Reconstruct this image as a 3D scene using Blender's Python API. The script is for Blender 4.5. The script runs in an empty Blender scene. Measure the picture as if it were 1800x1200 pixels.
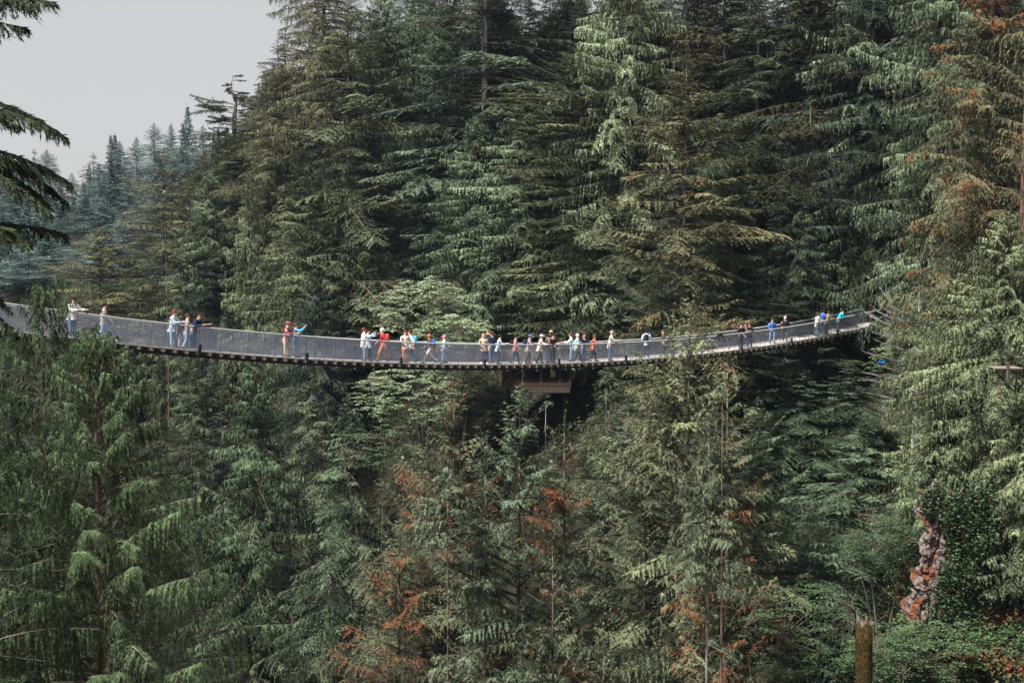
import bpy, bmesh, math, random, time
import numpy as np
T0 = time.time()
C = bpy.context.scene.collection
R_ = math.radians

# ------------------------------------------------------------------ camera, sky, sun, exposure
SC = bpy.context.scene
F_PX, YH = 2500.0, 420.0
TH = math.atan((600 - YH) / F_PX)
cd = bpy.data.cameras.new('camera'); cam = bpy.data.objects.new('camera', cd); C.objects.link(cam)
cd.lens = 50; cd.sensor_width = 36; cd.clip_start = 0.3; cd.clip_end = 4000
cam.location = (0, 0, 0); cam.rotation_euler = (math.pi / 2 - TH, 0, 0)
SC.camera = cam

wd = bpy.data.worlds.new("World"); SC.world = wd; wd.use_nodes = True
nt = wd.node_tree; nt.nodes.clear()
out = nt.nodes.new('ShaderNodeOutputWorld'); bg = nt.nodes.new('ShaderNodeBackground')
sky = nt.nodes.new('ShaderNodeTexSky'); sky.sky_type = 'NISHITA'; sky.sun_disc = False
SUN_DIR = np.array([-0.60, -0.50, 1.15]); SUN_DIR /= np.linalg.norm(SUN_DIR)   # towards the sun
sky.sun_elevation = math.asin(SUN_DIR[2]); sky.sun_rotation = math.atan2(SUN_DIR[0], SUN_DIR[1])
mx = nt.nodes.new('ShaderNodeMixRGB'); mx.inputs[0].default_value = 0.93   # closed, even cloud deck over the clear sky
mx.inputs[2].default_value = (3.68, 3.66, 3.66, 1)
nt.links.new(sky.outputs[0], mx.inputs[1]); nt.links.new(mx.outputs[0], bg.inputs[0])
bg.inputs[1].default_value = 0.1; nt.links.new(bg.outputs[0], out.inputs[0])
sl = bpy.data.lights.new('sun', 'SUN'); sl.energy = 5.0; sl.angle = R_(4); sl.color = (1, 0.965, 0.91)
so = bpy.data.objects.new('sun', sl); C.objects.link(so)
from mathutils import Vector, Matrix, noise as mnoise
so.rotation_euler = Vector(SUN_DIR.tolist()).to_track_quat('Z', 'Y').to_euler(); so.location = (0, 0, 80)
SC.view_settings.view_transform = 'Standard'; SC.view_settings.look = 'None'
SC.view_settings.exposure = 0.78; SC.view_settings.gamma = 1; SC.view_settings.use_curve_mapping = False
SC.render.engine = 'CYCLES'
cy = SC.cycles
cy.max_bounces = 5; cy.diffuse_bounces = 2; cy.glossy_bounces = 1; cy.transmission_bounces = 2
cy.transparent_max_bounces = 8; cy.volume_bounces = 0; cy.sample_clamp_indirect = 4

# ------------------------------------------------------------------ frame of the place
Fv = np.array([0, math.cos(TH), -math.sin(TH)]); Uv = np.array([0, math.sin(TH), math.cos(TH)]); Rv = np.array([1., 0, 0])
U2 = np.array([.693, .721]); N2 = np.array([-.721, .693]); BC = 55.9     # along the bridge / across the bridge
def at_depth(px, py, Y):
    r = Fv + Rv * (px - 900) / F_PX - Uv * (py - 600) / F_PX
    return r * (Y / r[1])
def on_bridge_plane(px, py, c=BC):
    r = Fv + Rv * (px - 900) / F_PX - Uv * (py - 600) / F_PX
    return r * (c / (N2 @ r[:2]))
def proj(p):
    p = np.asarray(p, float); d = p @ Fv
    return 900 + F_PX * p[0] / d, 600 - F_PX * (p @ Uv) / d
def sn(s, n): return U2 * s + N2 * n
_deck = [(0,581),(212,604),(340,615),(483,627),(658,637),(727,639),(847,642),(914,642),(1009,640),(1103,634),(1149,628),(1330,612),(1410,597),(1540,572)]
_D = np.array([on_bridge_plane(*a) for a in _deck])
DECK_P = np.polyfit(_D[:, :2] @ U2, _D[:, 2], 3)
def deck_z(s): return np.polyval(DECK_P, s)
DECK_W, RAIL_H = 1.6, 1.13

# ------------------------------------------------------------------ helpers
def link(o, parent=None):
    C.objects.link(o)
    if parent is not None: o.parent = parent
    return o
def tag(o, label=None, cat=None, group=None, kind=None):
    for k, v in (('label', label), ('category', cat), ('group', group), ('kind', kind)):
        if v: o[k] = v
    return o
def empty(name, loc=(0, 0, 0), rz=0, **k):
    o = bpy.data.objects.new(name, None); o.location = loc; o.rotation_euler = (0, 0, rz); o.empty_display_size = .3
    link(o); return tag(o, **k)
def np_mesh(name, V, F, mats, mi=None, tint=None, smooth=False):
    """V (n,3), F (m,3) or (m,4)"""
    me = bpy.data.meshes.new(name); V = np.asarray(V, np.float32); F = np.asarray(F, np.int32); k = F.shape[1]
    me.vertices.add(len(V)); me.vertices.foreach_set('co', V.ravel())
    me.loops.add(F.size); me.loops.foreach_set('vertex_index', F.ravel())
    me.polygons.add(len(F)); me.polygons.foreach_set('loop_start', np.arange(0, F.size, k, dtype=np.int32))
    if mi is not None: me.polygons.foreach_set('material_index', np.asarray(mi, np.int32))
    me.polygons.foreach_set('use_smooth', np.full(len(F), smooth))
    for m in mats: me.materials.append(m)
    me.update(calc_edges=True)
    if tint is not None:
        a = me.attributes.new('tint', 'FLOAT', 'FACE'); a.data.foreach_set('value', np.asarray(tint, np.float32))
    return me
def obj(name, me, parent=None, **k):
    return tag(link(bpy.data.objects.new(name, me), parent), **k)

class MB:
    """collects quads for ONE mesh"""
    def __init__(s): s.v = []; s.f = []; s.m = []
    def box(s, c, size, axes=None, m=0):
        c = np.asarray(c, float); A = np.eye(3) if axes is None else np.asarray(axes, float); b = len(s.v)
        for dz in (-1, 1):
            for dy, dx in ((-1, -1), (-1, 1), (1, 1), (1, -1)):
                s.v.append(c + A[0] * dx * size[0] / 2 + A[1] * dy * size[1] / 2 + A[2] * dz * size[2] / 2)
        for q in ((3, 2, 1, 0), (4, 5, 6, 7), (0, 1, 5, 4), (1, 2, 6, 5), (2, 3, 7, 6), (3, 0, 4, 7)):
            s.f.append([b + i for i in q]); s.m.append(m)
        return s
    def tube(s, pts, rad, k=6, m=0, cap=True):
        pts = [np.asarray(p, float) for p in pts]; b = len(s.v); n = len(pts)
        if np.isscalar(rad): rad = [rad] * n
        up = np.array([0.01, 0.02, 1.])
        for i, p in enumerate(pts):
            t = pts[min(i + 1, n - 1)] - pts[max(i - 1, 0)]; t = t / (np.linalg.norm(t) + 1e-9)
            r = np.array([1., 0.03, 0]) if abs(t @ up) > .95 else up
            x = np.cross(t, r); x /= np.linalg.norm(x); y = np.cross(x, t)
            for j in range(k):
                a = 2 * math.pi * j / k; s.v.append(p + (x * math.cos(a) + y * math.sin(a)) * rad[i])
        for i in range(n - 1):
            for j in range(k):
                a, c = b + i * k + j, b + i * k + (j + 1) % k
                s.f.append([a, c, c + k, a + k]); s.m.append(m)
        if cap:
            for base in (b, b + (n - 1) * k):
                for j in range(1, k - 1, 2):
                    q = [base, base + j, base + j + 1, base + (j + 2) % k if j + 2 < k else base + j + 1]
                    if len(set(q)) == 4: s.f.append(q); s.m.append(m)
                    else: s.f.append([base, base + j, base + j + 1]); s.m.append(m)
        return s
    def mesh(s, name, mats, smooth=False):
        me = bpy.data.meshes.new(name); me.from_pydata([tuple(v) for v in s.v], [], s.f)
        for m in mats: me.materials.append(m)
        me.polygons.foreach_set('material_index', s.m); me.polygons.foreach_set('use_smooth', [smooth] * len(s.f))
        me.update(); return me

# ------------------------------------------------------------------ materials
def mat(name, col, rough=.8, spec=.3, noise_s=None, noise_amt=.3, bump=0, metal=0, col2=None, stretch=None):
    m = bpy.data.materials.new(name); m.use_nodes = True; t = m.node_tree; b = t.nodes['Principled BSDF']
    b.inputs['Base Color'].default_value = (*col, 1); b.inputs['Roughness'].default_value = rough
    b.inputs['Specular IOR Level'].default_value = spec; b.inputs['Metallic'].default_value = metal
    if noise_s:
        tc = t.nodes.new('ShaderNodeTexCoord'); n = t.nodes.new('ShaderNodeTexNoise'); n.inputs['Scale'].default_value = noise_s
        n.inputs['Detail'].default_value = 5
        mp = t.nodes.new('ShaderNodeMapping'); t.links.new(tc.outputs['Object'], mp.inputs[0])
        if stretch: mp.inputs['Scale'].default_value = stretch
        t.links.new(mp.outputs[0], n.inputs[0])
        r = t.nodes.new('ShaderNodeValToRGB'); r.color_ramp.elements[0].position = .38; r.color_ramp.elements[1].position = .64
        lo = tuple(c * (1 - noise_amt) for c in col); hi = col2 or tuple(min(1, c * (1 + noise_amt)) for c in col)
        r.color_ramp.elements[0].color = (*lo, 1); r.color_ramp.elements[1].color = (*hi, 1)
        t.links.new(n.outputs[0], r.inputs[0]); t.links.new(r.outputs[0], b.inputs['Base Color'])
        if bump:
            bp = t.nodes.new('ShaderNodeBump'); bp.inputs['Strength'].default_value = bump; bp.inputs['Distance'].default_value = .05
            t.links.new(n.outputs[0], bp.inputs['Height']); t.links.new(bp.outputs[0], b.inputs['Normal'])
    return m

def leaf_mat(name, dark, light, dead=(.235, .088, .042), rough=.65, trans=.10, spec=.12):
    """needles: light new growth and darker old growth by spray, the whole tree tinted by the object's colour,
    dead rusty foliage in patches by the object's alpha"""
    m = bpy.data.materials.new(name); m.use_nodes = True; t = m.node_tree; b = t.nodes['Principled BSDF']; L = t.links.new; N = t.nodes.new
    at = N('ShaderNodeAttribute'); at.attribute_name = 'tint'
    oi = N('ShaderNodeObjectInfo'); tc = N('ShaderNodeTexCoord')
    r = N('ShaderNodeValToRGB'); r.color_ramp.elements[0].color = (*dark, 1); r.color_ramp.elements[1].color = (*[min(1, c * 1.16) for c in light], 1); r.color_ramp.elements[0].position = .24; r.color_ramp.elements[1].position = .92
    L(at.outputs['Fac'], r.inputs[0])
    ml = N('ShaderNodeMixRGB'); ml.blend_type = 'MULTIPLY'; ml.inputs[0].default_value = 1
    L(r.outputs[0], ml.inputs[1]); L(oi.outputs['Color'], ml.inputs[2])
    no = N('ShaderNodeTexNoise'); no.inputs['Scale'].default_value = .33; no.inputs['Detail'].default_value = 4; no.inputs['Roughness'].default_value = .7
    ad = N('ShaderNodeVectorMath'); ad.operation = 'ADD'
    L(tc.outputs['Object'], ad.inputs[0]); L(oi.outputs['Location'], ad.inputs[1]); L(ad.outputs[0], no.inputs[0])
    # dead = noise + .12*tint > 1 - k*alpha
    m1 = N('ShaderNodeMath'); m1.operation = 'MULTIPLY_ADD'; m1.inputs[1].default_value = .10; L(at.outputs['Fac'], m1.inputs[0]); L(no.outputs[0], m1.inputs[2])
    m2 = N('ShaderNodeMath'); m2.operation = 'MULTIPLY_ADD'; m2.inputs[1].default_value = -.32; m2.inputs[2].default_value = .82; L(oi.outputs['Alpha'], m2.inputs[0])
    m3 = N('ShaderNodeMath'); m3.operation = 'SUBTRACT'; L(m1.outputs[0], m3.inputs[0]); L(m2.outputs[0], m3.inputs[1])
    m4 = N('ShaderNodeMath'); m4.operation = 'MULTIPLY'; m4.inputs[1].default_value = 9; m4.use_clamp = True; L(m3.outputs[0], m4.inputs[0])
    md = N('ShaderNodeMixRGB'); md.inputs[2].default_value = (*dead, 1); L(m4.outputs[0], md.inputs[0]); L(ml.outputs[0], md.inputs[1])
    L(md.outputs[0], b.inputs['Base Color']); b.inputs['Roughness'].default_value = rough; b.inputs['Specular IOR Level'].default_value = spec
    tr = N('ShaderNodeBsdfTranslucent'); L(md.outputs[0], tr.inputs[0])
    mix = N('ShaderNodeMixShader'); mix.inputs[0].default_value = trans; L(b.outputs[0], mix.inputs[1]); L(tr.outputs[0], mix.inputs[2])
    L(mix.outputs[0], t.nodes['Material Output'].inputs[0])
    return m
M = {}
M['needle'] = leaf_mat('fir_needles', (.018, .026, .018), (.19, .225, .15))
M['hemlock'] = leaf_mat('hemlock_needles', (.018, .027, .019), (.18, .22, .15))
M['cedar'] = leaf_mat('cedar_sprays', (.03, .042, .026), (.27, .32, .215), trans=.15)
M['maple'] = leaf_mat('maple_leaves', (.20, .25, .14), (.52, .58, .40), trans=.3)
M['shrub'] = leaf_mat('undergrowth_leaves', (.04, .07, .035), (.13, .19, .10), trans=.3)
M['fern'] = leaf_mat('near_needles', (.018, .032, .018), (.155, .21, .115), dead=(.2, .12, .05), trans=.25)
M['bark'] = mat('grey_brown_bark', (.10, .075, .06), .9, .2, 6, .45, .6, stretch=(1, 1, .18), col2=(.20, .17, .15))
M['bark_pale'] = mat('pale_lichened_bark', (.16, .135, .12), .9, .2, 5, .5, .5, stretch=(1, 1, .3), col2=(.34, .30, .27))
M['bark_red'] = mat('reddish_cedar_bark', (.15, .075, .055), .9, .2, 5, .5, .6, stretch=(1, 1, .15), col2=(.27, .16, .13))
M['twig'] = mat('twig_wood', (.11, .085, .065), .9, .2)
M['dead'] = mat('bleached_dead_wood', (.52, .50, .50), .9, .1, 8, .35)
M['moss_trunk'] = mat('orange_and_green_moss', (.035, .04, .012), 1, .1, 9, .5, 1, stretch=(1, 1, .7), col2=(.085, .045, .015))

# ------------------------------------------------------------------ terrain
_S = np.array([-800, -60, 1.5, 5, 14, 45, 49, 58, 62, 74, 88, 100, 108, 150, 300, 700, 2500.])
_Z = np.array([2, -1.7, -1.8, -9, -26, -72, -76, -76, -72, -50, -24, -7.0, -7, -5, 4, 12, 30.])
def smooth(a, b, x): t = np.clip((x - a) / (b - a), 0, 1); return t * t * (3 - 2 * t)
def ground(x, y):
    x = np.asarray(x, float); y = np.asarray(y, float)
    s = x * U2[0] + y * U2[1]; n = x * N2[0] + y * N2[1]
    near = s - 11 * smooth(38, 54, n) * (s < 45)
    z = np.interp(np.where(s < 45, np.minimum(near, 45), s), _S, _Z)
    w = 1.2 * np.sin(x * .13 + y * .07) + .9 * np.sin(y * .21 - x * .11 + 1.3) + .5 * np.sin(x * .47 + 2) * np.sin(y * .41)
    amp = np.clip((s - 10) / 20, 0, 1) * np.where((s > 97) & (s < 120), .4, 1)
    r = n / np.maximum(s, 1); bl = smooth(.62, .53, r) * (s > 56) * smooth(-.2, .1, r)       # bluff on the right, its edge is the pale cliff
    zb = np.interp(s, [57, 65.5, 68.5, 80, 95, 104], [-76, -72, -23.5, -19, -13, -7]); z = np.where(s < 104, z * (1 - bl) + zb * bl, z)
    return z + w * amp * .9
def build_ground():
    def axis(lo, a, b, hi, step):
        core = np.arange(a, b, step); g1 = a - np.geomspace(step, a - lo, 16)[::-1]; g2 = b + np.geomspace(step, hi - b, 20)
        return np.concatenate([g1, core, g2])
    S = axis(-700, 0, 130, 2300, 1.5); Nn = axis(-500, -20, 260, 2300, 2.5)
    A, B = np.meshgrid(S, Nn, indexing='ij'); X = A * U2[0] + B * N2[0]; Y = A * U2[1] + B * N2[1]; Z = ground(X, Y)
    V = np.stack([X, Y, Z], -1).reshape(-1, 3); a, b = A.shape; I = np.arange(a * b).reshape(a, b)
    Fq = np.stack([I[:-1, :-1], I[1:, :-1], I[1:, 1:], I[:-1, 1:]], -1).reshape(-1, 4)
    m = mat('forest_floor', (.022, .017, .012), 1, .1, .35, .4, .8, col2=(.032, .03, .018))
    return obj('ground', np_mesh('ground', V, Fq, [m], smooth=True), kind='structure')
build_ground()
w = MB(); cs = [sn(s, n) for s, n in ((46, -300), (60.5, -300), (60.5, 900), (46, 900))]
w.v = [(*c, -73.6) for c in cs]; w.f = [[0, 1, 2, 3]]; w.m = [0]
obj('river', w.mesh('river', [mat('river_water', (.03, .05, .045), .08, .5, .6, .2, .3)]), kind='structure')

# ------------------------------------------------------------------ foliage generators
def unit(a): return a / (np.linalg.norm(a, axis=-1, keepdims=True) + 1e-9)
def leaf_tris(P, D, Nn, L, W, tint, kite=False):
    """pointed sprays: base P, direction D, approx normal Nn"""
    wv = unit(np.cross(D, Nn)) * (W[:, None] / 2)
    if kite:
        mid = P + D * (L * .42)[:, None]
        V = np.stack([P, mid + wv, P + D * L[:, None], mid - wv], 1)
        V = V.reshape(-1, 3); i = np.arange(len(P)) * 4
        Fc = np.concatenate([np.stack([i, i + 1, i + 2], 1), np.stack([i, i + 2, i + 3], 1)]); return V, Fc, np.concatenate([tint, tint])
    V = np.stack([P + wv, P - wv, P + D * L[:, None]], 1).reshape(-1, 3)
    i = np.arange(len(P)) * 3
    return V, np.stack([i, i + 1, i + 2], 1), tint
def wood_tris(A, B, ra, rb):
    """three-sided sticks from A to B"""
    d = unit(B - A); ref = np.where(np.abs(d[:, 2:]) > .9, np.array([[1., 0, 0]]), np.array([[0, 0, 1.]]))
    x = unit(np.cross(d, ref)); y = np.cross(x, d); V = []
    for P, r in ((A, ra), (B, rb)):
        for k in range(3):
            a = 2.094 * k; V.append(P + (x * math.cos(a) + y * math.sin(a)) * r[:, None])
    V = np.stack(V, 1).reshape(-1, 3); i = (np.arange(len(A)) * 6)[:, None]; Fc = []
    for k in range(3):
        j = (k + 1) % 3; Fc += [i + np.array([[k, j, 3 + j]]), i + np.array([[k, 3 + j, 3 + k]])]
    return V, np.concatenate(Fc)

class Crown:
    def __init__(s): s.V = []; s.F = []; s.m = []; s.t = []; s.n = 0
    def add(s, V, Fc, m, t):
        s.V.append(V); s.F.append(Fc + s.n); s.n += len(V); s.m.append(np.full(len(Fc), m)); s.t.append(np.broadcast_to(t, (len(Fc),)))
    def mesh(s, name, mats):
        return np_mesh(name, np.concatenate(s.V), np.concatenate(s.F), mats, np.concatenate(s.m), np.concatenate(s.t))

def bough(cr, rng, p0, az, L, st, tb=.5, v0=None, r0=None):
    """one bough: wood along a curve, flat or hanging branchlets, pointed sprays along those"""
    a1, a2, a3 = st['curve']; j = rng.normal(0, st.get('jit', .13), 3); a1 += j[0]; a2 += j[1]
    h = np.array([math.cos(az), math.sin(az), 0]); sd = np.array([-h[1], h[0], 0]); bend = rng.normal(0, .10)
    def P(v): v = np.asarray(v)[..., None]; return p0 + L * (h * v + sd * bend * v * v + np.array([0, 0, 1.]) * (a1 * v + a2 * v ** 2 + a3 * v ** 3))
    nseg = st.get('seg', 5); vv = np.linspace(0, 1, nseg + 1); pp = P(vv)
    r = (r0 or .012 * L + .008) * (1 - vv * .85)
    V, Fc = wood_tris(pp[:-1], pp[1:], r[:-1], r[1:]); cr.add(V, Fc, 1, .5)
    v0 = st['bare'] if v0 is None else v0
    K = max(3, int(L * (1 - v0) / st['bstep'])); side = np.tile([1, -1], K)
    v = np.clip(np.repeat(v0 + (1 - v0) * (np.arange(K) + .5) / K, 2) + rng.normal(0, .01, 2 * K), 0, 1)
    keep = rng.random(2 * K) > st.get('gap', .12); v = v[keep]; side = side[keep]; K = len(v)
    if K == 0: return
    o = P(v); T = unit(P(np.minimum(v + .02, 1.02)) - P(v)); S = unit(np.cross(T, np.array([0, 0, 1.]))) * side[:, None]
    ang = st['fan'] + rng.normal(0, .16, K)
    D = unit(T * np.cos(ang)[:, None] + S * np.sin(ang)[:, None] + rng.normal(0, st.get('zj', .07), (K, 1)) * np.array([0, 0, 1.]))
    shape = np.minimum(1, (v - v0) / .22 + .35) * (1 - v) ** .75 + .16
    lb = np.clip(L * st['bl'] * shape * rng.uniform(.7, 1.25, K), st['lmin'], st['lmax'])
    gd = st['gd'] * rng.uniform(.7, 1.4, K)
    Mq = st['M']; q = (np.arange(Mq) + .6) / Mq; q = np.clip(q[None] + rng.normal(0, .02, (K, Mq)), .03, 1)
    grav = np.array([0, 0, -1.])
    def Q(q): return o[:, None] + D[:, None] * (lb[:, None] * q)[..., None] * (1 - .3 * (gd[:, None, None] > .6) * q[..., None] ** 2) + grav * (gd[:, None] * lb[:, None] * q ** 2)[..., None]
    a = Q(q); tq = unit(Q(q + .03) - a)
    up = np.array([0, 0, 1.]) + rng.normal(0, st['nj'], (K, Mq, 3))
    side2 = unit(np.cross(tq, up)); n2 = np.cross(side2, tq)
    tb2 = np.clip(tb + rng.normal(0, .12, (K, 1)) + .10 * v[:, None] + 0 * q, 0, 1)
    for sgn in (1, -1):
        la = st['la'] + rng.normal(0, .18, (K, Mq))
        d = unit(tq * np.cos(la)[..., None] + side2 * (sgn * np.sin(la))[..., None] + grav * (st['g'] * rng.uniform(.5, 1.5, (K, Mq)))[..., None])
        ll = st['ll'] * (1.1 - .5 * q) * rng.uniform(.65, 1.3, (K, Mq)); ww = ll * st['lw'] * rng.uniform(.8, 1.25, (K, Mq))
        V, Fc, tt = leaf_tris(a.reshape(-1, 3), d.reshape(-1, 3), n2.reshape(-1, 3), ll.ravel(), ww.ravel(), np.clip(tb2 + rng.normal(0, .1, (K, Mq)), 0, 1).ravel(), st.get('kite', False))
        cr.add(V, Fc, 0, tt)
    e = Q(np.ones((K, 1)) * .97)[:, 0]; te = unit(e - Q(np.ones((K, 1)) * .85)[:, 0])
    V, Fc, tt = leaf_tris(e, te, np.array([[0, 0, 1.]]) + rng.normal(0, .3, (K, 3)), np.full(K, st['ll'] * 1.1), np.full(K, st['ll'] * st['lw']), np.clip(tb2[:, 0] + .15, 0, 1)); cr.add(V, Fc, 0, tt)
    if st.get('twig', False):
        m1 = Q(np.ones((K, 1)) * .5)[:, 0]; rr = np.full(K, st.get('tr', .012))
        V, Fc = wood_tris(o, m1, rr, rr * .7); cr.add(V, Fc, 1, .5)
        V, Fc = wood_tris(m1, e, rr * .7, rr * .3); cr.add(V, Fc, 1, .5)

STY = {
 'fir':    dict(curve=(.22, -.60, .20), bare=.08, bstep=.19, fan=.98, bl=.36, lmin=.3, lmax=1.5, gd=.60, M=8, la=.62, g=.42, ll=.24, lw=.24, nj=.6, zj=.26),
 'hemlock':dict(curve=(.18, -.62, .12), bare=.08, bstep=.18, fan=.92, bl=.42, lmin=.3, lmax=1.7, gd=.40, M=9, la=.70, g=.24, ll=.22, lw=.25, nj=.45, zj=.18),
 'slope':  dict(curve=(.08, -.30, .14), bare=.08, bstep=.16, fan=.86, bl=.40, lmin=.3, lmax=1.4, gd=.26, M=9, la=.68, g=.12, ll=.18, lw=.24, nj=.35, zj=.09),
 'cedar':  dict(curve=(.14, -.80, .38), bare=.12, bstep=.17, fan=1.05, bl=.34, lmin=.35, lmax=1.3, gd=1.0, M=8, la=.50, g=.75, ll=.27, lw=.27, nj=.8, zj=.25),
}
def profile(dep, H, k): return np.minimum(1, dep / (k * H)) ** .86
def crown(kind, seed, H, R, z0f=.15, dens=1.0, knee=.6, tiers=0, irr=.22, top_thin=1, st=None, mats=None, name='crown', zdead=None, open_az=None):
    rng = np.random.default_rng(seed); st = dict(st or STY[kind]); cr = Crown(); z0 = H * z0f
    z = H * .995; i = 0; az = rng.uniform(0, 6.28); ph = rng.uniform(0, 6.28, 6)
    while z > z0:
        dep = H - z; rad = R * float(profile(dep, H, knee)) * min(1, .45 + (z - z0) / (.16 * H))
        az += 2.4 + rng.normal(0, .35)
        lump = 1 + irr * (math.sin(az * 2 + ph[0] + z * .35) * .6 + math.sin(z * 1.1 + ph[1]) * .5 + math.sin(az - z * .8 + ph[2]) * .4)
        L = max(.16, rad * lump * rng.uniform(.78, 1.12)) + .06
        s2 = dict(st); s2['lmin'] = min(st['lmin'], .35 * L); s2['ll'] = st['ll'] * min(1, .4 + .35 * L); s2['bstep'] = min(st['bstep'], .14 * L + .03); k = 1 - math.exp(-dep / (.14 * H))
        s2['curve'] = (st['curve'][0] + (1 - k) * .75, st['curve'][1] * (.3 + .7 * k) , st['curve'][2])
        tb = .5 + .22 * math.sin(z * .9 + ph[3] + az) + rng.normal(0, .12)
        if open_az and math.cos(az + math.pi / 2) > open_az and rng.random() < .6: z -= .05; continue
        if not (tiers and (math.sin(z * 6.28 / tiers) < -.25 and rng.random() < .7)):
            bough(cr, rng, np.array([0, 0, z]), az, L, s2, tb)
        z -= (.055 + .085 * (1 - math.exp(-dep / 5))) / dens * rng.uniform(.5, 1.5) * (H / 40) ** .3
        i += 1
    # leader
    bough(cr, rng, np.array([0, 0, H - .3]), 0, .25, dict(st, curve=(5, 0, 0), bl=.3, gap=0, lmin=.05, ll=.12, bstep=.05), .6)
    if zdead:      # bare dead stubs below the living crown
        for k in range(int((z0 - zdead) / .55)):
            zz = rng.uniform(zdead, z0 + H * .1); a = rng.uniform(0, 6.28); L = rng.uniform(.5, .5 * R + .6)
            p = np.array([[0, 0, zz]]); q = p + L * np.array([[math.cos(a), math.sin(a), rng.normal(.0, .2)]]); q2 = q + .4 * L * np.array([[math.cos(a + .4), math.sin(a + .4), -.25]])
            V, Fc = wood_tris(np.concatenate([p, q]), np.concatenate([q, q2]), np.array([.03, .018]), np.array([.018, .006])); cr.add(V, Fc, 1, .5)
    return cr.mesh(name, mats or [M['needle'], M['twig']])
def trunk_mesh(seed, H, r, bark, lean=0., top=1., k=8, name='trunk'):
    rng = random.Random(seed); b = MB(); pts = []; rad = []; ph = rng.uniform(0, 6)
    n = 16
    for i in range(n + 1):
        v = i / n; z = H * v * top - (.8 if i == 0 else 0)
        pts.append((.10 * math.sin(v * 4 + ph) + lean * v, .10 * math.cos(v * 3.3 + ph), z)); rad.append(r * ((1 - v * top) ** .8 * .93 + .035 + .35 * math.exp(-v * 40)))
    b.tube(pts, rad, k); return b.mesh(name, [bark], True)

print('setup', time.time() - T0)
PROTO = {}
def proto(key, kind, seed, H, R, bark='bark', leaf=None, r=None, **k):
    mats = [M[leaf or {'fir': 'needle', 'hemlock': 'hemlock', 'slope': 'needle', 'cedar': 'cedar'}[kind]], M['twig']]
    c = crown(kind, seed, H, R, mats=mats, name=key + '_crown', **k)
    PROTO.setdefault(key.split('.')[0], []).append((c, trunk_mesh(seed, H, r or H * .0085, M[bark], name=key + '_trunk'), H, R))
proto('fir.a', 'fir', 1, 46, 5.6, z0f=.2, dens=1.1, knee=.42)
proto('fir.b', 'fir', 2, 46, 5.2, z0f=.2, dens=1.0, knee=.38, irr=.36)
proto('hemlock.a', 'hemlock', 3, 42, 5.6, z0f=.12, dens=1.0, knee=.5, irr=.28)
proto('hemlock.b', 'hemlock', 4, 42, 5.4, z0f=.12, dens=.95, knee=.45, tiers=2.2, irr=.3)
proto('slope.a', 'slope', 5, 32, 4.3, z0f=.08, dens=1.25, knee=.27, tiers=1.5, bark='bark', irr=.32, zdead=2, open_az=.95)
proto('slope.b', 'slope', 6, 32, 4.1, z0f=.12, dens=1.15, knee=.3, tiers=1.9, bark='bark_pale', irr=.36, zdead=2, open_az=.88)
proto('slope.c', 'slope', 7, 32, 4.3, z0f=.1, dens=1.2, knee=.19, tiers=1.2, bark='bark', irr=.32, zdead=2, open_az=.95)
proto('cedar.a', 'cedar', 8, 40, 5.2, z0f=.1, dens=1.1, knee=.33, bark='bark_red')
proto('cedar.b', 'cedar', 9, 40, 5.0, z0f=.1, dens=1.0, knee=.38, irr=.34, bark='bark_red')
proto('cedar.c', 'cedar', 10, 22, 4.4, z0f=.12, dens=1.1, knee=.8, irr=.3, bark='bark_red')
FARST = dict(STY['fir'], bstep=.42, ll=.42, lw=.30, M=5, curve=(-.05, -.25, .1))
for k_, (sd, H, R, kn) in enumerate(((11, 28, 4.2, .95), (12, 28, 3.8, 1.0), (13, 28, 4.6, .9))):
    proto('far.' + 'abc'[k_], 'fir', sd, H, R, z0f=.1, dens=.9, knee=kn, st=FARST)
print('protos', time.time() - T0, sum(len(p[0].polygons) for v in PROTO.values() for p in v))

RND = random.Random(7); ROOTS = []
def place_tree(key, name, x, y, ztop, R, col, dead, label, group=None, var=None, cat='tree', rot=None):
    zg = float(ground(x, y)) - .3; L = PROTO[key]; c, tm, H, PR = L[var % len(L)] if var is not None else RND.choice(L)
    h = max(3., ztop - zg); root = empty(name, (x, y, zg), (RND.uniform(-.45, .45) if key == 'slope' else RND.uniform(0, 6.28)) if rot is None else rot, label=label, cat=cat, group=group)
    sz = h / H; sx = R / PR if R else sz ** .5
    ROOTS.append((root, label)); t = obj('trunk', tm, root); t.scale = (sx ** .6 * sz ** .4,) * 2 + (sz,)
    k = obj('crown', c, root); k.scale = (sx, sx, sz); k.color = (*col, dead); t.color = (1, 1, 1, 1)
    return root
FILL = []
def spot(px, s):
    t = (px - 900) / F_PX; Y = s / (U2[0] * t + U2[1]); return t * Y, Y
def hero(px, topy, s, key, R, col, dead, label, name=None, **k):
    x, Y = spot(px, s); ztop = at_depth(px, topy, Y)[2]
    return place_tree(key, name or {'fir': 'fir_tree', 'hemlock': 'hemlock_tree', 'slope': 'slender_fir_tree', 'cedar': 'cedar_tree', 'far': 'fir_tree'}[key], x, Y, ztop, R, col, dead, label, **k)

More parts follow.
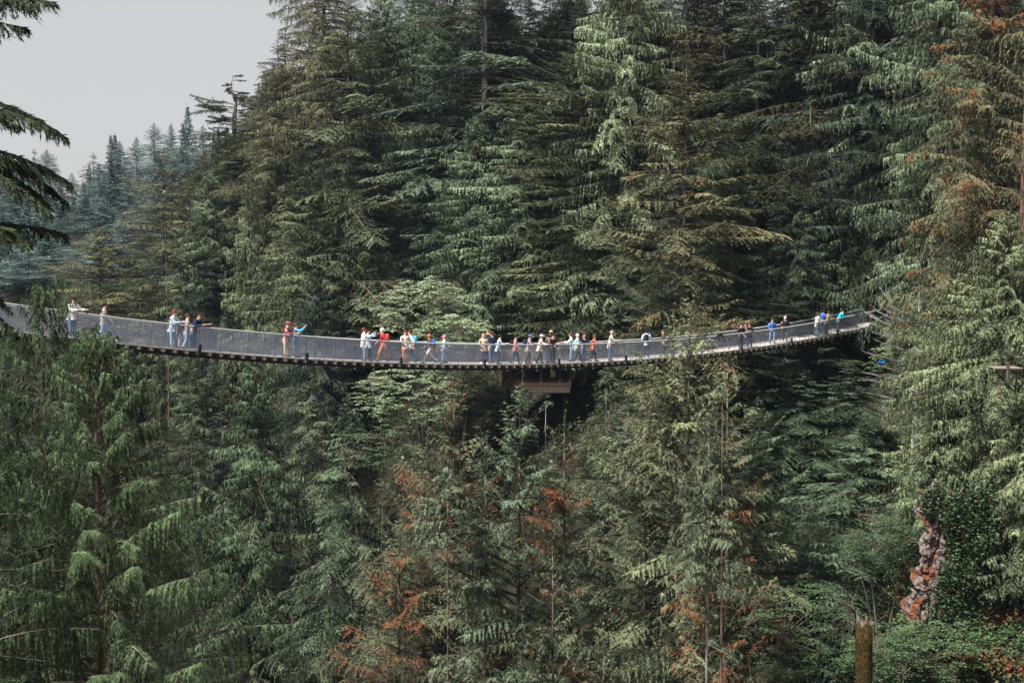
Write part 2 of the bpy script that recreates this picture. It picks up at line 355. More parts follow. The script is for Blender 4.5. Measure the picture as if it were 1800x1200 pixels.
OL = (1.05, 1.0, .86); BR = (1.25, 1.0, .8); GR = (1, 1.04, .98); BL = (.92, 1.02, 1.08); LT = (1.15, 1.15, 1.05); DK = (.62, .72, .66)
HEROES = [  # low tints in the dark wall and hollows carry shade in the foliage colour
 (572, -300, 101, 'fir', 7.4, BR, .35, 'tall brown-tinged fir whose ragged left side stands against the open sky', 0),
 (486, 118, 97, 'fir', 5.6, (1.0, .88, .74), .35, 'dark olive fir below the ragged sky edge, right of the flat-branched snag', 1),
 (415, 236, 101, 'hemlock', 5.6, (.62, .6, .5), .1, 'dark hemlock crowding round the foot of the flat-branched snag', 0),
 (370, 300, 93, 'cedar', 5.0, (.95, 1.0, .92), 0, 'pale green cedar with a soft pointed top under the flat-branched snag', 0),
 (290, 262, 90, 'slope', 5.4, (1.1, .95, .8), .35, 'slim fir with a thin bare trunk rising in front of the bluish far wood', 0),
 (178, 402, 87, 'slope', 6.0, (1.35, 1.15, .8), .3, 'olive yellow fir above the bridge rail between the two leftmost walkers', 2),
 (240, 428, 90, 'slope', 5.5, (1.25, 1.1, .8), .25, 'shorter olive fir beside the slim bare-trunked fir', 1),
 (325, 425, 90, 'cedar', 4.4, (.9, .95, .82), 0, 'grey green cedar between the slim fir and the pale green cedar', 1),
 (612, -30, 91, 'slope', 7.0, (1.05, 1.02, .9), .3, 'tall grey olive fir with a thin trunk, left of the dark hollow', 0),
 (440, 318, 90, 'cedar', 5.2, (.85, .88, .72), .1, 'olive cedar filling the space right of the pale green cedar', 2),
 (530, 270, 88, 'fir', 5.6, (1.15, 1.1, .9), .3, 'olive fir directly behind the pair in the maroon and blue jackets', 0),
 (850, -260, 99, 'slope', 9.0, (.95, 1.05, 1.05), .1, 'towering fir with a long bare grey trunk at the top of the picture', 1),
 (768, 70, 97, 'fir', 5.4, (.95, 1.06, 1.04), .05, 'blue-grey fir left of the long bare grey trunk', 1),
 (675, -30, 96, 'cedar', 6.0, (.8, .84, .72), .1, 'drooping olive cedar between the thin-trunked fir and the blue-grey fir', 0),
 (728, -330, 104, 'hemlock', 7.2, (.7, .78, .7), .05, 'dark hemlock behind the blue-grey fir, its spire cut by the top edge', 0),
 (800, -280, 106, 'fir', 7.4, (.8, .85, .74), .1, 'olive fir standing behind the bare grey trunk at the top', 0),
 (925, 168, 98, 'cedar', 7.8, (1.0, 1.06, .96), 0, 'broad pale green cedar over the middle of the bridge', 1),
 (838, 205, 97, 'cedar', 5.6, (.9, .98, .88), 0, 'green cedar at the left flank of the broad pale cedar', 0),
 (1025, 76, 96, 'slope', 7.0, (1.2, 1.12, .9), .15, 'tall olive fir with a pale thin trunk right of the broad pale cedar', 2),
 (1098, -110, 98, 'cedar', 7.0, (1.2, 1.2, 1.08), 0, 'very pale drooping cedar reaching the top edge, right of the pale thin trunk', 1),
 (1080, 330, 96, 'hemlock', 5.6, (1.0, 1.0, .9), .1, 'green hemlock beneath the very pale drooping cedar', 0),
 (1200, 96, 87, 'slope', 5.8, (1.2, 1.0, .78), .5, 'sparse fir with a rusty brown trunk at the left of the shaded wall', 0),
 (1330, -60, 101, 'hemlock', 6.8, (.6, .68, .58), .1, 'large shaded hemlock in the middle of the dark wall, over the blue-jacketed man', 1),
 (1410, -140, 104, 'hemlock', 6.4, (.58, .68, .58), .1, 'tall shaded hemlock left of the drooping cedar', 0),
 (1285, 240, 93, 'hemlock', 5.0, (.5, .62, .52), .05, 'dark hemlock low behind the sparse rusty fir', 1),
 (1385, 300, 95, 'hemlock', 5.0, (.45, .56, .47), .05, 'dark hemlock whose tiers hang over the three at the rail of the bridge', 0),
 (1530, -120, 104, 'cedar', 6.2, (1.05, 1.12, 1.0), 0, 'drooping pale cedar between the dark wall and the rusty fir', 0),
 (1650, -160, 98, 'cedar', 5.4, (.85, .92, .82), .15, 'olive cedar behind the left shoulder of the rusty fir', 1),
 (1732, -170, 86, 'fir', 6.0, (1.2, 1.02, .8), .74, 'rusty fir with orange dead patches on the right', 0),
 (1507, 350, 102, 'cedar', 3.4, (1.05, 1.15, 1.05), 0, 'small bright green cedar on a bare stem above the far end of the bridge', 2),
 (1640, 455, 92, 'cedar', 3.2, (.8, .9, .8), .1, 'green cedar closing the far end of the bridge', 0),
 (1672, 480, 82, 'cedar', 4.2, (1.1, 1.05, .84), .45, 'dense pale cedar right of the bleached dead branches', 1),
 (1765, 372, 79, 'cedar', 5.6, (1.04, 1.06, .86), .3, 'dense green cedar filling the right edge', 0),
 (1695, 640, 78, 'cedar', 4.6, (1.1, 1.08, .88), .3, 'bushy green cedar above the mossy cliff', 2),
 (1800, 690, 74, 'cedar', 4.4, (1.15, 1.12, .92), .2, 'pale bushy cedar at the right edge over the rusty ground cover', 2),
 (1648, 690, 76, 'cedar', 3.2, (1.05, 1.12, .92), .1, 'narrow pale cedar hanging over the top of the cliff', 2),
 # below the bridge
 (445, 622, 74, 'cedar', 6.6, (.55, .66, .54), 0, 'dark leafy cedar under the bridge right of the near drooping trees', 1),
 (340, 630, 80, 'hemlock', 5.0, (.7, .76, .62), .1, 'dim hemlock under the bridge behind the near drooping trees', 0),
 (545, 655, 78, 'hemlock', 5.0, (.95, .95, .78), .35, 'olive hemlock hanging below the maroon-jacketed man', 1),
 (610, 690, 74, 'hemlock', 5.4, (.85, .95, .82), .1, 'grey green hemlock left of the pale maple below the bridge', 0),
 (575, 1055, 60, 'cedar', 3.6, (.85, .98, .85), 0, 'young light green cedar at the bottom edge right of the near trees', 2),
 (700, 925, 62, 'slope', 4.4, (1.1, 1.05, .82), .84, 'short olive fir with rusty lower boughs beside the dark ravine', 2),
 (795, 665, 66, 'slope', 4.8, (1.1, 1.05, .85), .84, 'slender fir with a rust-brown trunk below the walker in the orange cap', 0),
 (745, 790, 66, 'slope', 4.2, (1.0, 1.0, .86), .3, 'olive fir between the dark ravine and the rust-brown trunk', 2),
 (915, 688, 64, 'slope', 4.8, (.92, 1.05, .98), .15, 'blue-green fir whose tip ends just under the wooden pavilion', 2),
 (850, 800, 62, 'slope', 4.2, (1.0, 1.05, .92), .2, 'grey green fir left of the blue-green fir', 0),
 (990, 745, 66, 'slope', 4.4, (1.1, .98, .8), .84, 'olive fir with rusty patches right of the blue-green fir', 1),
 (1070, 690, 70, 'slope', 4.6, (1.0, 1.05, .9), .15, 'layered green fir below the man in the white shirt', 0),
 (1140, 690, 66, 'slope', 4.4, (1.05, 1.0, .82), .35, 'olive fir left of the fir that pokes above the bridge', 2),
 (1215, 534, 66.5, 'slope', 5.2, (1.3, 1.25, 1.0), .3, 'fir whose pointed tip pokes up in front of the bridge rail', 2),
 (1183, 560, 68, 'slope', 3.6, (1.1, 1.02, .8), .45, 'brown-trunked fir just left of the tip that pokes above the bridge', 1),
 (1278, 640, 66, 'slope', 4.0, (1.05, 1.0, .84), .84, 'fir with a reddish broken-barked stem under the two men in black', 1),
 (1246, 760, 63, 'slope', 4.0, (1.15, 1.1, .88), .84, 'fir with a whitish trunk running down to the bottom edge', 1),
 (1330, 720, 72, 'slope', 5.0, (.75, .88, .76), .1, 'shaded green fir under the blue-jacketed man', 2),
 (1060, 1110, 55, 'slope', 3.8, (1.2, 1.2, 1.0), .84, 'small bright fir top at the bottom edge', 0),
 (970, 960, 60, 'slope', 3.8, (1.05, .98, .8), .4, 'leaning olive fir low between the blue-green fir and the small bright top', 1),
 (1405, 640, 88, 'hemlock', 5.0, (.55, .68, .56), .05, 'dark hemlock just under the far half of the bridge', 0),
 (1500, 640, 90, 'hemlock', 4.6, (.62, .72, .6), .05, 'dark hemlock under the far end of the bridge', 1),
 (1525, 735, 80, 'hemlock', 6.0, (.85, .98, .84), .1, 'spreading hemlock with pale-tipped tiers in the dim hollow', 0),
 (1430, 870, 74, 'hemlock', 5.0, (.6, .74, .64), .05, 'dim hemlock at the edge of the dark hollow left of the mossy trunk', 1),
]
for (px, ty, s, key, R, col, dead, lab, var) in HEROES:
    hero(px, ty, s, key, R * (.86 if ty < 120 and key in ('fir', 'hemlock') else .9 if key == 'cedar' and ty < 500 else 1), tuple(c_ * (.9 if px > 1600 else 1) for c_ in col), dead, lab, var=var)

# filler woods -------------------------------------------------------
_SX = [-400, 0, 45, 83, 118, 158, 175, 203, 235, 255, 287, 305, 330, 362, 400, 440, 468, 490, 2300]
_SY = [300, 275, 262, 250, 320, 258, 262, 232, 265, 205, 205, 190, 182, 215, 225, 205, 150, 30, -300]
def skyline(px): return float(np.interp(px, _SX, _SY))
def bridge_Y(px): return 1 / (.0124 - .0129 * (px - 900) / F_PX)
GW = ((105, 5.2, .8), (111, 5.5, .85), (118, 6, .9), (128, 7.5, .9))
rr = random.Random(11)
for s0, step, fac in GW:
    n = 28
    while n < 2.15 * s0 + 12:
        s = s0 + rr.uniform(-2.5, 2.5); x, y = sn(s, n + rr.uniform(-2, 2)); n += step
        px, _ = proj((x, y, 0))
        if px > 2450 or px < 345: continue
        key = rr.choice(['hemlock', 'fir', 'cedar', 'cedar'] if px < 1250 else ['hemlock', 'hemlock', 'fir'])
        ty = max(skyline(px) + rr.uniform(15, 90), rr.uniform(-560, -260))
        shade = rr.uniform(.32, .6); c = tuple(a * shade for a in rr.choice([OL, GR, BL, BR]))  # darkness of the crowded wood multiplied into foliage colour as painted shade
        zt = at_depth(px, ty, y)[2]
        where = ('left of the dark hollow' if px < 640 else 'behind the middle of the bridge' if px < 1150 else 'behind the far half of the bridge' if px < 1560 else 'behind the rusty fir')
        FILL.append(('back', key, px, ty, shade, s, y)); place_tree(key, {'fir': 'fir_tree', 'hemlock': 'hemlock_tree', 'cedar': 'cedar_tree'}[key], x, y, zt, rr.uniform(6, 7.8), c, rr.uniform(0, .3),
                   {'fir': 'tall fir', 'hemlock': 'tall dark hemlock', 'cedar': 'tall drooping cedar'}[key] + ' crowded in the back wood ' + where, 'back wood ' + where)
# the slope under and beside the bridge
for s0, step, lo, hi in ((97, 7, 14, 22), (90, 6.5, 16, 24), (83, 6.5, 18, 28), (76, 7, 20, 32), (69, 7.5, 18, 30), (64, 9, 14, 26)):
    n = .22 * s0 - 6
    while n < 2.2 * s0 + 6:
        s = s0 + rr.uniform(-2.5, 2.5); x, y = sn(s, n + rr.uniform(-2, 2)); n += step * rr.uniform(.8, 1.2)
        px, _ = proj((x, y, 0)); zg = float(ground(x, y)); h = rr.uniform(lo, hi); _, ty = proj((x, y, zg + h))
        if px > 2450 or px < -150: continue
        if y < bridge_Y(px) + 4 and -100 < px < 1560 and ty < 680: h *= .6; _, ty = proj((x, y, zg + h))
        if y < bridge_Y(px) + 4 and ty < 670: continue
        if px < 480 and ty < skyline(px) + 120: continue
        if px < 345 and ty < 500: continue
        if 810 < px < 1070 and ty < 720 and s < 93: continue
        if 620 < px < 870 and 250 < ty < 730 and s > 70: continue
        if 1460 < px < 1880 and s < 90: continue
        if 870 < px < 1010 and ty < 700 and y < 118: continue
        key = rr.choice(['hemlock', 'slope', 'cedar'] if px > 1330 or px < 640 else ['slope', 'slope', 'hemlock'])
        shade = rr.uniform(.27, .48) if px < 700 else rr.uniform(.33, .58) if (px > 1280 and px < 1600) else rr.uniform(.5, .8)  # painted shade: foliage colour lowered most where the slope lies dim
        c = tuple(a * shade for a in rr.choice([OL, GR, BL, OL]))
        where = ('under the near half of the bridge' if px < 640 else 'below the middle of the bridge' if px < 1130 else 'below the far half of the bridge' if px < 1570 else 'beside the mossy cliff')
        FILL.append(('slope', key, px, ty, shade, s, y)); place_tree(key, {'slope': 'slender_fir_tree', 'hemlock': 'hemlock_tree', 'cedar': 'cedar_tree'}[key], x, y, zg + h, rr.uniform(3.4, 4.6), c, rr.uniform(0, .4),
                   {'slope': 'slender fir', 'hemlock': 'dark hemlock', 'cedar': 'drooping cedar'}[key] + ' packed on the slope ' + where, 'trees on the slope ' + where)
# far bluish wood on the left, up the canyon
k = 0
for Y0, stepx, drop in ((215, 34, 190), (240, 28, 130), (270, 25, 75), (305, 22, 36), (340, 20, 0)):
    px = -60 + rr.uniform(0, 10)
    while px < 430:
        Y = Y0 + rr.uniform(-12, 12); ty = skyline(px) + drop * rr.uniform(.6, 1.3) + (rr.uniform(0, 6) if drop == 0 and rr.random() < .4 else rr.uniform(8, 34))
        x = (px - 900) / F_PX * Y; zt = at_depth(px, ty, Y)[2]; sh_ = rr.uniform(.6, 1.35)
        FILL.append(('far', 'far', px, ty, sh_, drop, Y)); place_tree(rr.choice(['far', 'far', 'fir', 'hemlock']), 'fir_tree', x, Y, zt, rr.uniform(4.0, 7.0), tuple(a * sh_ for a in (1.05, 1.22, 1.65)), 0,  # blue multiplier puts extra distance haze into the needle colour
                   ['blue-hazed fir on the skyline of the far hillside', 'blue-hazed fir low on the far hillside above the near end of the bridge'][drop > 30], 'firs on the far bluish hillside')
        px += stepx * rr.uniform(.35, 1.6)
print('trees', time.time() - T0, len(bpy.data.objects))

# ------------------------------------------------------------------ undergrowth on the slopes (uncountable: one object)
def leaf_patch(rng, P, L, tilt=.5, lw=.5):
    n = len(P); az = rng.uniform(0, 6.28, n); D = unit(np.stack([np.cos(az), np.sin(az), rng.normal(.0, .45, n)], 1))
    Nn = unit(np.array([[0, 0, 1.]]) + rng.normal(0, tilt, (n, 3)))
    return leaf_tris(P, D, Nn, L, L * lw, np.clip(rng.normal(.5, .22, n), 0, 1), True)
rng = np.random.default_rng(5)
def undergrowth(cnt, s0, s1, nlo, nhi, leaf, mound):
    c = rng.uniform(0, 1, (cnt, 2)); s = s0 + (s1 - s0) * c[:, 0]; n = s * (nlo + (nhi - nlo) * c[:, 1])
    X = s * U2[0] + n * N2[0]; Y = s * U2[1] + n * N2[1]
    m = 12; rad = rng.uniform(.4, 1.1, cnt) * mound
    d = unit(rng.normal(0, 1, (cnt, m, 3))); d[..., 2] = np.abs(d[..., 2])
    P = np.stack([X, Y, ground(X, Y) - .1], 1)[:, None] + d * (rad[:, None] * rng.uniform(.75, 1.1, (cnt, m)))[..., None]
    return P.reshape(-1, 3), rng.uniform(.6, 1.3, cnt * m) * leaf
P1, L1 = undergrowth(9300, 60, 104, .28, 2.1, .34, 1.6)
V, Fc, tt = leaf_patch(rng, P1, L1, .5, .6)
o = obj('undergrowth', np_mesh('undergrowth', V, Fc, [M['shrub']], tint=tt), kind='stuff'); o.color = (.8, .85, .8, .35)
P1, L1 = undergrowth(4200, 67, 84, .36, .56, .22, .8)      # the rusty ground cover by the cliff
V, Fc, tt = leaf_patch(rng, P1, L1, .5, .6)
o = obj('undergrowth', np_mesh('ground_cover', V, Fc, [M['shrub']], tint=tt), kind='stuff'); o.color = (1.2, 1.2, 1.0, .85)
P1, L1 = undergrowth(2200, 88, 112, .8, 2.1, .34, 1.5)
V, Fc, tt = leaf_patch(rng, P1, L1, .5, .6)
o = obj('undergrowth', np_mesh('rim_undergrowth', V, Fc, [M['shrub']], tint=tt), kind='stuff'); o.color = (.8, .85, .8, .1)
c = rng.uniform(0, 1, (16000, 2)); s = 108 + 140 * c[:, 0]; n = s * (1.3 + 1.1 * c[:, 1]); X = s * U2[0] + n * N2[0]; Y = s * U2[1] + n * N2[1]
P1 = np.stack([X, Y, ground(X, Y) + rng.uniform(0, 1.5, 16000)], 1); V, Fc, tt = leaf_patch(rng, P1, rng.uniform(.7, 1.6, 16000), .5, .6)
o = obj('undergrowth', np_mesh('far_undergrowth', V, Fc, [M['shrub']], tint=tt), kind='stuff'); o.color = (.7, .8, .75, 0)

# ------------------------------------------------------------------ vine maples: flat layers of pale leaves
def maple(px, topy, boty, s, Rm, label, seed, n_l=150, col=(1, 1, 1), lf=1.):
    rng = np.random.default_rng(seed); x, Y = spot(px, s); zt = at_depth(px, topy, Y)[2]; zb = at_depth(px, boty, Y)[2]; zg = float(ground(x, Y)) - .2
    root = empty('maple_tree', (x, Y, zg), label=label, cat='tree'); cr = Crown(); H = zt - zg; hb = zb - zg
    b = MB(); lim = []
    for i in range(4):
        a = rng.uniform(0, 6.28); e = np.array([math.cos(a) * Rm * .8, math.sin(a) * Rm * .8, rng.uniform(hb + .4 * (H - hb), H * .98)])
        p = [np.array([math.cos(a) * .25 * v + e[0] * v ** 2, math.sin(a) * .25 * v + e[1] * v ** 2, e[2] * v ** .8]) for v in np.linspace(0, 1, 7)]
        b.tube(p, [.09 * (1 - .8 * v) for v in np.linspace(0, 1, 7)], 5); lim.append(p)
    obj('trunk', b.mesh('maple_trunk', [M['bark']], True), root)
    Pl = []; Ll = []; tn = []
    for i in range(n_l):
        d = unit(rng.normal(0, 1, 3)); rr_ = rng.uniform(.35, 1) ** .5
        c = np.array([d[0] * Rm * rr_, d[1] * Rm * rr_, (hb + H) / 2 + d[2] * (H - hb) / 2 * rr_])
        m = 56; R = rng.uniform(.4, .95); q = rng.normal(0, .42, (m, 2)) * R; sl_ = rng.normal(0, .14, 2)
        Pl.append(np.stack([c[0] + q[:, 0], c[1] + q[:, 1], c[2] + q @ sl_ - .25 * (q ** 2).sum(1) + rng.normal(0, .03, m)], 1)); Ll.append(rng.uniform(.15, .27, m) * lf)
        tn.append(np.clip(rng.normal(rng.uniform(.3, .8), .15, m), 0, 1))
        src = min((lim[q][w_] for q in range(4) for w_ in range(3, 7)), key=lambda p_: float(np.linalg.norm(p_ - c)))
        V, Fc = wood_tris(np.array([src]), c[None], np.array([.02]), np.array([.006])); cr.add(V, Fc, 1, .5)
    P = np.concatenate(Pl); L = np.concatenate(Ll); n = len(P); az = rng.uniform(0, 6.28, n)
    D = unit(np.stack([np.cos(az), np.sin(az), rng.normal(-.1, .15, n)], 1)); V, Fc, _ = leaf_tris(P, D, np.array([[0, 0, 1.]]) + rng.normal(0, .2, (n, 3)), L, L * .8, np.concatenate(tn), True)
    cr.add(V, Fc, 0, np.tile(np.concatenate(tn), 2))
    k = obj('crown', cr.mesh('maple_crown', [M['maple'], M['twig']]), root); k.color = (*col, 0)
maple(748, 482, 606, 86, 4.6, 'pale vine maple in flat leafy layers just above the bridge', 1, 230)
maple(725, 640, 745, 82, 5.2, 'pale vine maple spreading in flat layers just under the bridge', 2, 240, (.85, .9, .85))
maple(800, 550, 625, 84.5, 3.4, 'lower right half of the pale maple growth, behind the walker in the orange cap', 3, 120, (.95, 1, .95))
maple(1262, 105, 260, 104, 4.2, 'fresh green maple high in the dark wall beside the sparse rusty fir', 4, 120, (.62, .8, .62))
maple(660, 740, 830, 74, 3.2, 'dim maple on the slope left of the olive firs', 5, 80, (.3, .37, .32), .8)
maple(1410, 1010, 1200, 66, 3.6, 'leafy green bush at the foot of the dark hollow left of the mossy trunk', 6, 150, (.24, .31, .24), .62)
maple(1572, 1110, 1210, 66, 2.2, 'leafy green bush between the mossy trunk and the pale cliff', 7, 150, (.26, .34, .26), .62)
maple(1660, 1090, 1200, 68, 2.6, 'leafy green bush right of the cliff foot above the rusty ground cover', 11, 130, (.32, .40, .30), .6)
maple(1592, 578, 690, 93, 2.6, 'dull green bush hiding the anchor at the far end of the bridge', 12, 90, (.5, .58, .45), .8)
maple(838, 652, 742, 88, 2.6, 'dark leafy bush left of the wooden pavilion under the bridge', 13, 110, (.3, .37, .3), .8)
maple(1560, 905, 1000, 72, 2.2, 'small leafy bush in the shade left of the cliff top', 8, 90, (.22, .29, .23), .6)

# ------------------------------------------------------------------ flat-branched snag on the skyline
def snag():
    px, s = 415, 104; x, Y = spot(px, s); zg = float(ground(x, Y)); zt = at_depth(415, 132, Y)[2]
    root = empty('fir_tree', (x, Y, zg), label='wind-beaten fir with flat bare branches standing on the skyline against the sky', cat='tree')
    H = zt - zg; mpp = Y / F_PX; b = MB()
    zz = lambda py: at_depth(px, py, Y)[2] - zg
    b.tube([(0, 0, -.5), (0.1, 0, H * .5), (0, .1, zz(262)), (.1, 0, zz(205)), (.3, .1, zz(180)), (-.35, 0, zz(158)), (0, 0, H)], [.6, .45, .34, .27, .16, .09, .03], 8)
    obj('trunk', b.mesh('snag_trunk', [M['bark']], True), root); cr = Crown(); rng = np.random.default_rng(3)
    st = dict(STY['fir'], curve=(.12, -.18, .1), bare=.22, bstep=.12, bl=.30, gd=.12, gap=.1, lmax=1.1)
    for py, a, L in ((200, 3.2, 5.6), (184, 3.0, 5.2), (190, 3.5, 4.4), (196, .2, 3.6), (205, .0, 3.0), (222, 3.3, 3.4), (230, .1, 2.4), (150, 2.9, 1.5), (142, .3, 1.4), (160, .4, 2.0), (160, 2.6, 1.3), (172, 1, 1.8), (240, 3.6, 4), (212, 2.8, 3.8), (236, 5.9, 3.2), (175, 5.6, 2.4), (178, .4, 3.4), (186, -.2, 4.6), (208, 3.9, 3.2)):
        bough(cr, rng, np.array([0, 0, zz(py)]), a, L, st, .4, r0=.06)
        for q_ in range(2): bough(cr, rng, np.array([0, 0, zz(py + rng.uniform(-9, 9))]), a + rng.uniform(-.5, .5), L * rng.uniform(.5, .95), st, .35, r0=.03)
    for i in range(95):
        bough(cr, rng, np.array([0, 0, rng.uniform(zz(420), zz(236))]), rng.uniform(0, 6.28), rng.uniform(2.6, 5.4), dict(STY['fir'], bare=.2), .35)
    k = obj('crown', cr.mesh('snag_crown', [M['needle'], M['bark']]), root); k.color = (.7, .62, .5, .3)
snag()

# ------------------------------------------------------------------ near drooping trees, lower left (about 38 m away)
NEAR = dict(curve=(.5, -.12, .0), bare=.25, bstep=.105, fan=.95, bl=.30, lmin=.25, lmax=1.35, gd=1.2, M=14, la=.58, g=.34, ll=.12, lw=.22, nj=.8, zj=.25, twig=True, tr=.007, seg=8, gap=.1)
def near_tree(px, topy, Y, seed, cfg, label, col, n_b, Hc, Rm, lean=0, z_top_cut=0, dark=0):
    x = at_depth(px, 900, Y)[0]; zg = float(ground(x, Y)) - .3; zt = at_depth(px, topy, Y)[2]; H = zt - zg
    root = empty('drooping_cedar', (x, Y, zg), label=label, cat='tree')
    obj('trunk', trunk_mesh(seed, H, .26, M['bark_red'], lean=0, k=12), root)
    rng = np.random.default_rng(seed); cr = Crown(); az = 0
    for i in range(n_b):
        dep = Hc * ((i + .5) / n_b) ** 1.15; az += 2.399 + rng.normal(0, .25)
        L = Rm * min(1, (dep / Hc) ** .88) * rng.uniform(.7, 1.1) + .35; k = 1 - math.exp(-dep / 3)
        st = dict(NEAR, curve=(.50 + (1 - k) * .5 + rng.normal(0, .12), -.12 * k - .08, .0), bare=.12 + .25 * k * rng.random())
        bough(cr, rng, np.array([0, 0, H - dep]), az, L, st, rng.uniform(.25, .75), r0=.008 * L + .012)
    for i in range(26):
        dep = rng.uniform(3, Hc); a = rng.uniform(0, 6.28); L = rng.uniform(.8, 2.6)
        p = np.array([[0, 0, H - dep]]); q = p + L * .6 * np.array([[math.cos(a), math.sin(a), rng.uniform(-.5, .3)]]); q2 = q + L * .4 * np.array([[math.cos(a + .3), math.sin(a + .3), rng.uniform(-.2, .5)]])
        V, Fc = wood_tris(np.concatenate([p, q]), np.concatenate([q, q2]), np.array([.016, .011]), np.array([.011, .004])); cr.add(V, Fc, 1, .5)
    k = obj('crown', cr.mesh('drooping_crown', [M['fern'], M['bark']]), root); k.color = (*col, 0)
near_tree(180, 596, 38, 21, None, 'near drooping cedar in full, its dark trunk rising from the bottom edge', (1.0, 1.07, .92), 163, 11.5, 5.2)
near_tree(84, 512, 42, 22, None, 'near drooping cedar at the left whose tip crosses the bridge rail', (.72, .8, .68), 125, 13, 4.4)
near_tree(-40, 640, 36, 23, None, 'near drooping cedar half outside the left edge of the view', (.5, .58, .5), 60, 10, 4.0)

# ------------------------------------------------------------------ overhanging fir, upper left: trunk outside the frame, boughs reach in
def overhang():
    Y = 19.; x = at_depth(-240, 600, Y)[0]; zg = float(ground(x, Y)) - .3; root = empty('fir_tree', (x, Y, zg), label='near fir whose dark boughs hang into the sky from the left edge', cat='tree')
    H = 8 - zg; obj('trunk', trunk_mesh(31, H, .3, M['bark'], k=12), root); cr = Crown(); rng = np.random.default_rng(8)
    st = dict(jit=.01, curve=(.05, -.12, -.06), bare=.35, bstep=.034, fan=.7, bl=.24, lmin=.1, lmax=.5, gd=.5, M=14, la=.6, g=.22, ll=.075, lw=.30, nj=.5, zj=.1, twig=True, tr=.004, seg=8, gap=.15)
    def tip(px, py, c, L=None, dy=0.):
        e = at_depth(px, py, Y + dy); d = e - np.array([x, Y, 0]); L = math.hypot(d[0], d[1]); az = math.atan2(d[1], d[0])
        s2 = dict(st, curve=c); z0 = e[2] - L * sum(c); bough(cr, rng, np.array([0, 0, z0 - zg]), az, L, s2, rng.uniform(.2, .5), r0=.022)
    tip(118, 8, (.1, -.02, -.10)); tip(70, -14, (.2, -.1, -.05), dy=.6); tip(92, 24, (.15, -.12, -.08), dy=-.5); tip(20, 42, (.1, -.1, -.05), dy=-1); tip(50, -24, (.1, -.1, -.1), dy=.8)
    tip(122, 243, (.25, -.2, -.2)); tip(30, 185, (.2, -.05, 0), dy=.5); tip(70, 225, (.2, -.2, -.1), dy=-.6); tip(20, 225, (.1, -.1, -.1), dy=.9)
    tip(108, 350, (.35, -.3, -.25)); tip(60, 300, (.3, -.2, -.1), dy=.6); tip(95, 325, (.3, -.15, -.25), dy=-.4); tip(40, 370, (.2, -.3, -.2), dy=-.9); tip(70, 340, (.3, -.3, -.1), dy=1.); tip(25, 290, (.3, -.3, -.1), dy=1.2); tip(85, 345, (.3, -.3, -.2), dy=.2)
    tip(110, 412, (.2, -.1, -.1), dy=.5); tip(50, 425, (.2, -.15, -.1), dy=-.3); tip(80, 405, (.2, -.1, -.05), dy=-1.0)
    tip(15, 545, (.2, -.2, -.3), dy=.3); tip(25, 585, (.1, -.2, -.25), dy=-.3)
    k = obj('crown', cr.mesh('overhang_crown', [M['fern'], M['twig']]), root); k.color = (.6, .62, .55, .1)
overhang()
print('plants', time.time() - T0)

# ------------------------------------------------------------------ bare-stemmed trees
def stem_tree(px, s, topy, r, bark, label, z0f=.85, R=3.4, col=(.9, .95, .85), seed=0, stubs=26, stub_lo=None, name='fir_tree', lean=0.):
    x, Y = spot(px, s); zg = float(ground(x, Y)) - .3; H = at_depth(px, topy, Y)[2] - zg
    root = empty(name, (x, Y, zg), label=label, cat='tree'); rng = np.random.default_rng(100 + seed)
    obj('trunk', trunk_mesh(seed + 50, H, r, M[bark], lean=lean, k=10), root); cr = Crown(); z0 = z0f * H; z = H
    while z > z0:
        bough(cr, rng, np.array([lean * z / H, 0, z]), rng.uniform(0, 6.28), R * min(1, ((H - z) / (H - z0 + .1)) ** .7 * 1.2) + .3, STY['fir'], rng.uniform(.3, .7)); z -= .16
    lo = H * .2 if stub_lo is None else stub_lo
    for i in range(stubs):
        z = rng.uniform(lo, z0); a = rng.uniform(0, 6.28); L = rng.uniform(.5, 2.0); p = np.array([[lean * z / H, 0, z]]); q = p + L * np.array([[math.cos(a), math.sin(a), rng.uniform(-.2, .15)]]); q2 = q + L * .5 * np.array([[math.cos(a + .3), math.sin(a + .3), rng.uniform(-.5, .1)]])
        V, Fc = wood_tris(np.concatenate([p, q]), np.concatenate([q, q2]), np.array([.03, .02]), np.array([.02, .006])); cr.add(V, Fc, 1, .5)
        if rng.random() < .45: bough(cr, rng, np.array([lean * z / H, 0, z]), a + .5, L * 1.1, dict(STY['fir'], bare=.3, gap=.3), .4)
    k = obj('crown', cr.mesh('stem_crown', [M['needle'], M['twig']]), root); k.color = (*col, .2)
stem_tree(850, 101, -260, .30, 'bark_pale', 'fir with a straight bare grey trunk crossing the top edge', .9, seed=1, stub_lo=34)
stem_tree(1793, 85, -260, .42, 'bark_red', 'old fir whose thick reddish trunk runs up the right edge', .9, seed=2, stub_lo=20)
stem_tree(1508, 106, 470, .13, 'bark_red', 'thin bare sapling stem under the small bright cedar, left of its twin', .95, 1.0, seed=3, stubs=6)
stem_tree(1531, 107, 455, .14, 'bark_pale', 'thin bare sapling stem behind the bridge end, right of its twin', .95, 1.0, seed=4, stubs=6)
stem_tree(1281, 62, 655, .17, 'bark_red', 'dead stem with reddish broken tip under the two men in black jackets', .99, .5, seed=5, stubs=30, lean=-.2)
stem_tree(1247, 57, 800, .17, 'bark_pale', 'slim tree with a whitish trunk running down to the bottom edge', .9, 2.2, seed=6, stubs=40)
stem_tree(1264, 68, 580, .10, 'bark_pale', 'thin pale stem standing in front of the bridge rail beside the pointed fir tip', .995, .4, seed=7, stubs=14)
stem_tree(788, 59, 820, .16, 'bark_red', 'slim tree with a rust-brown stem below the walkers with blue backpacks', .93, 2, seed=9, stubs=40)
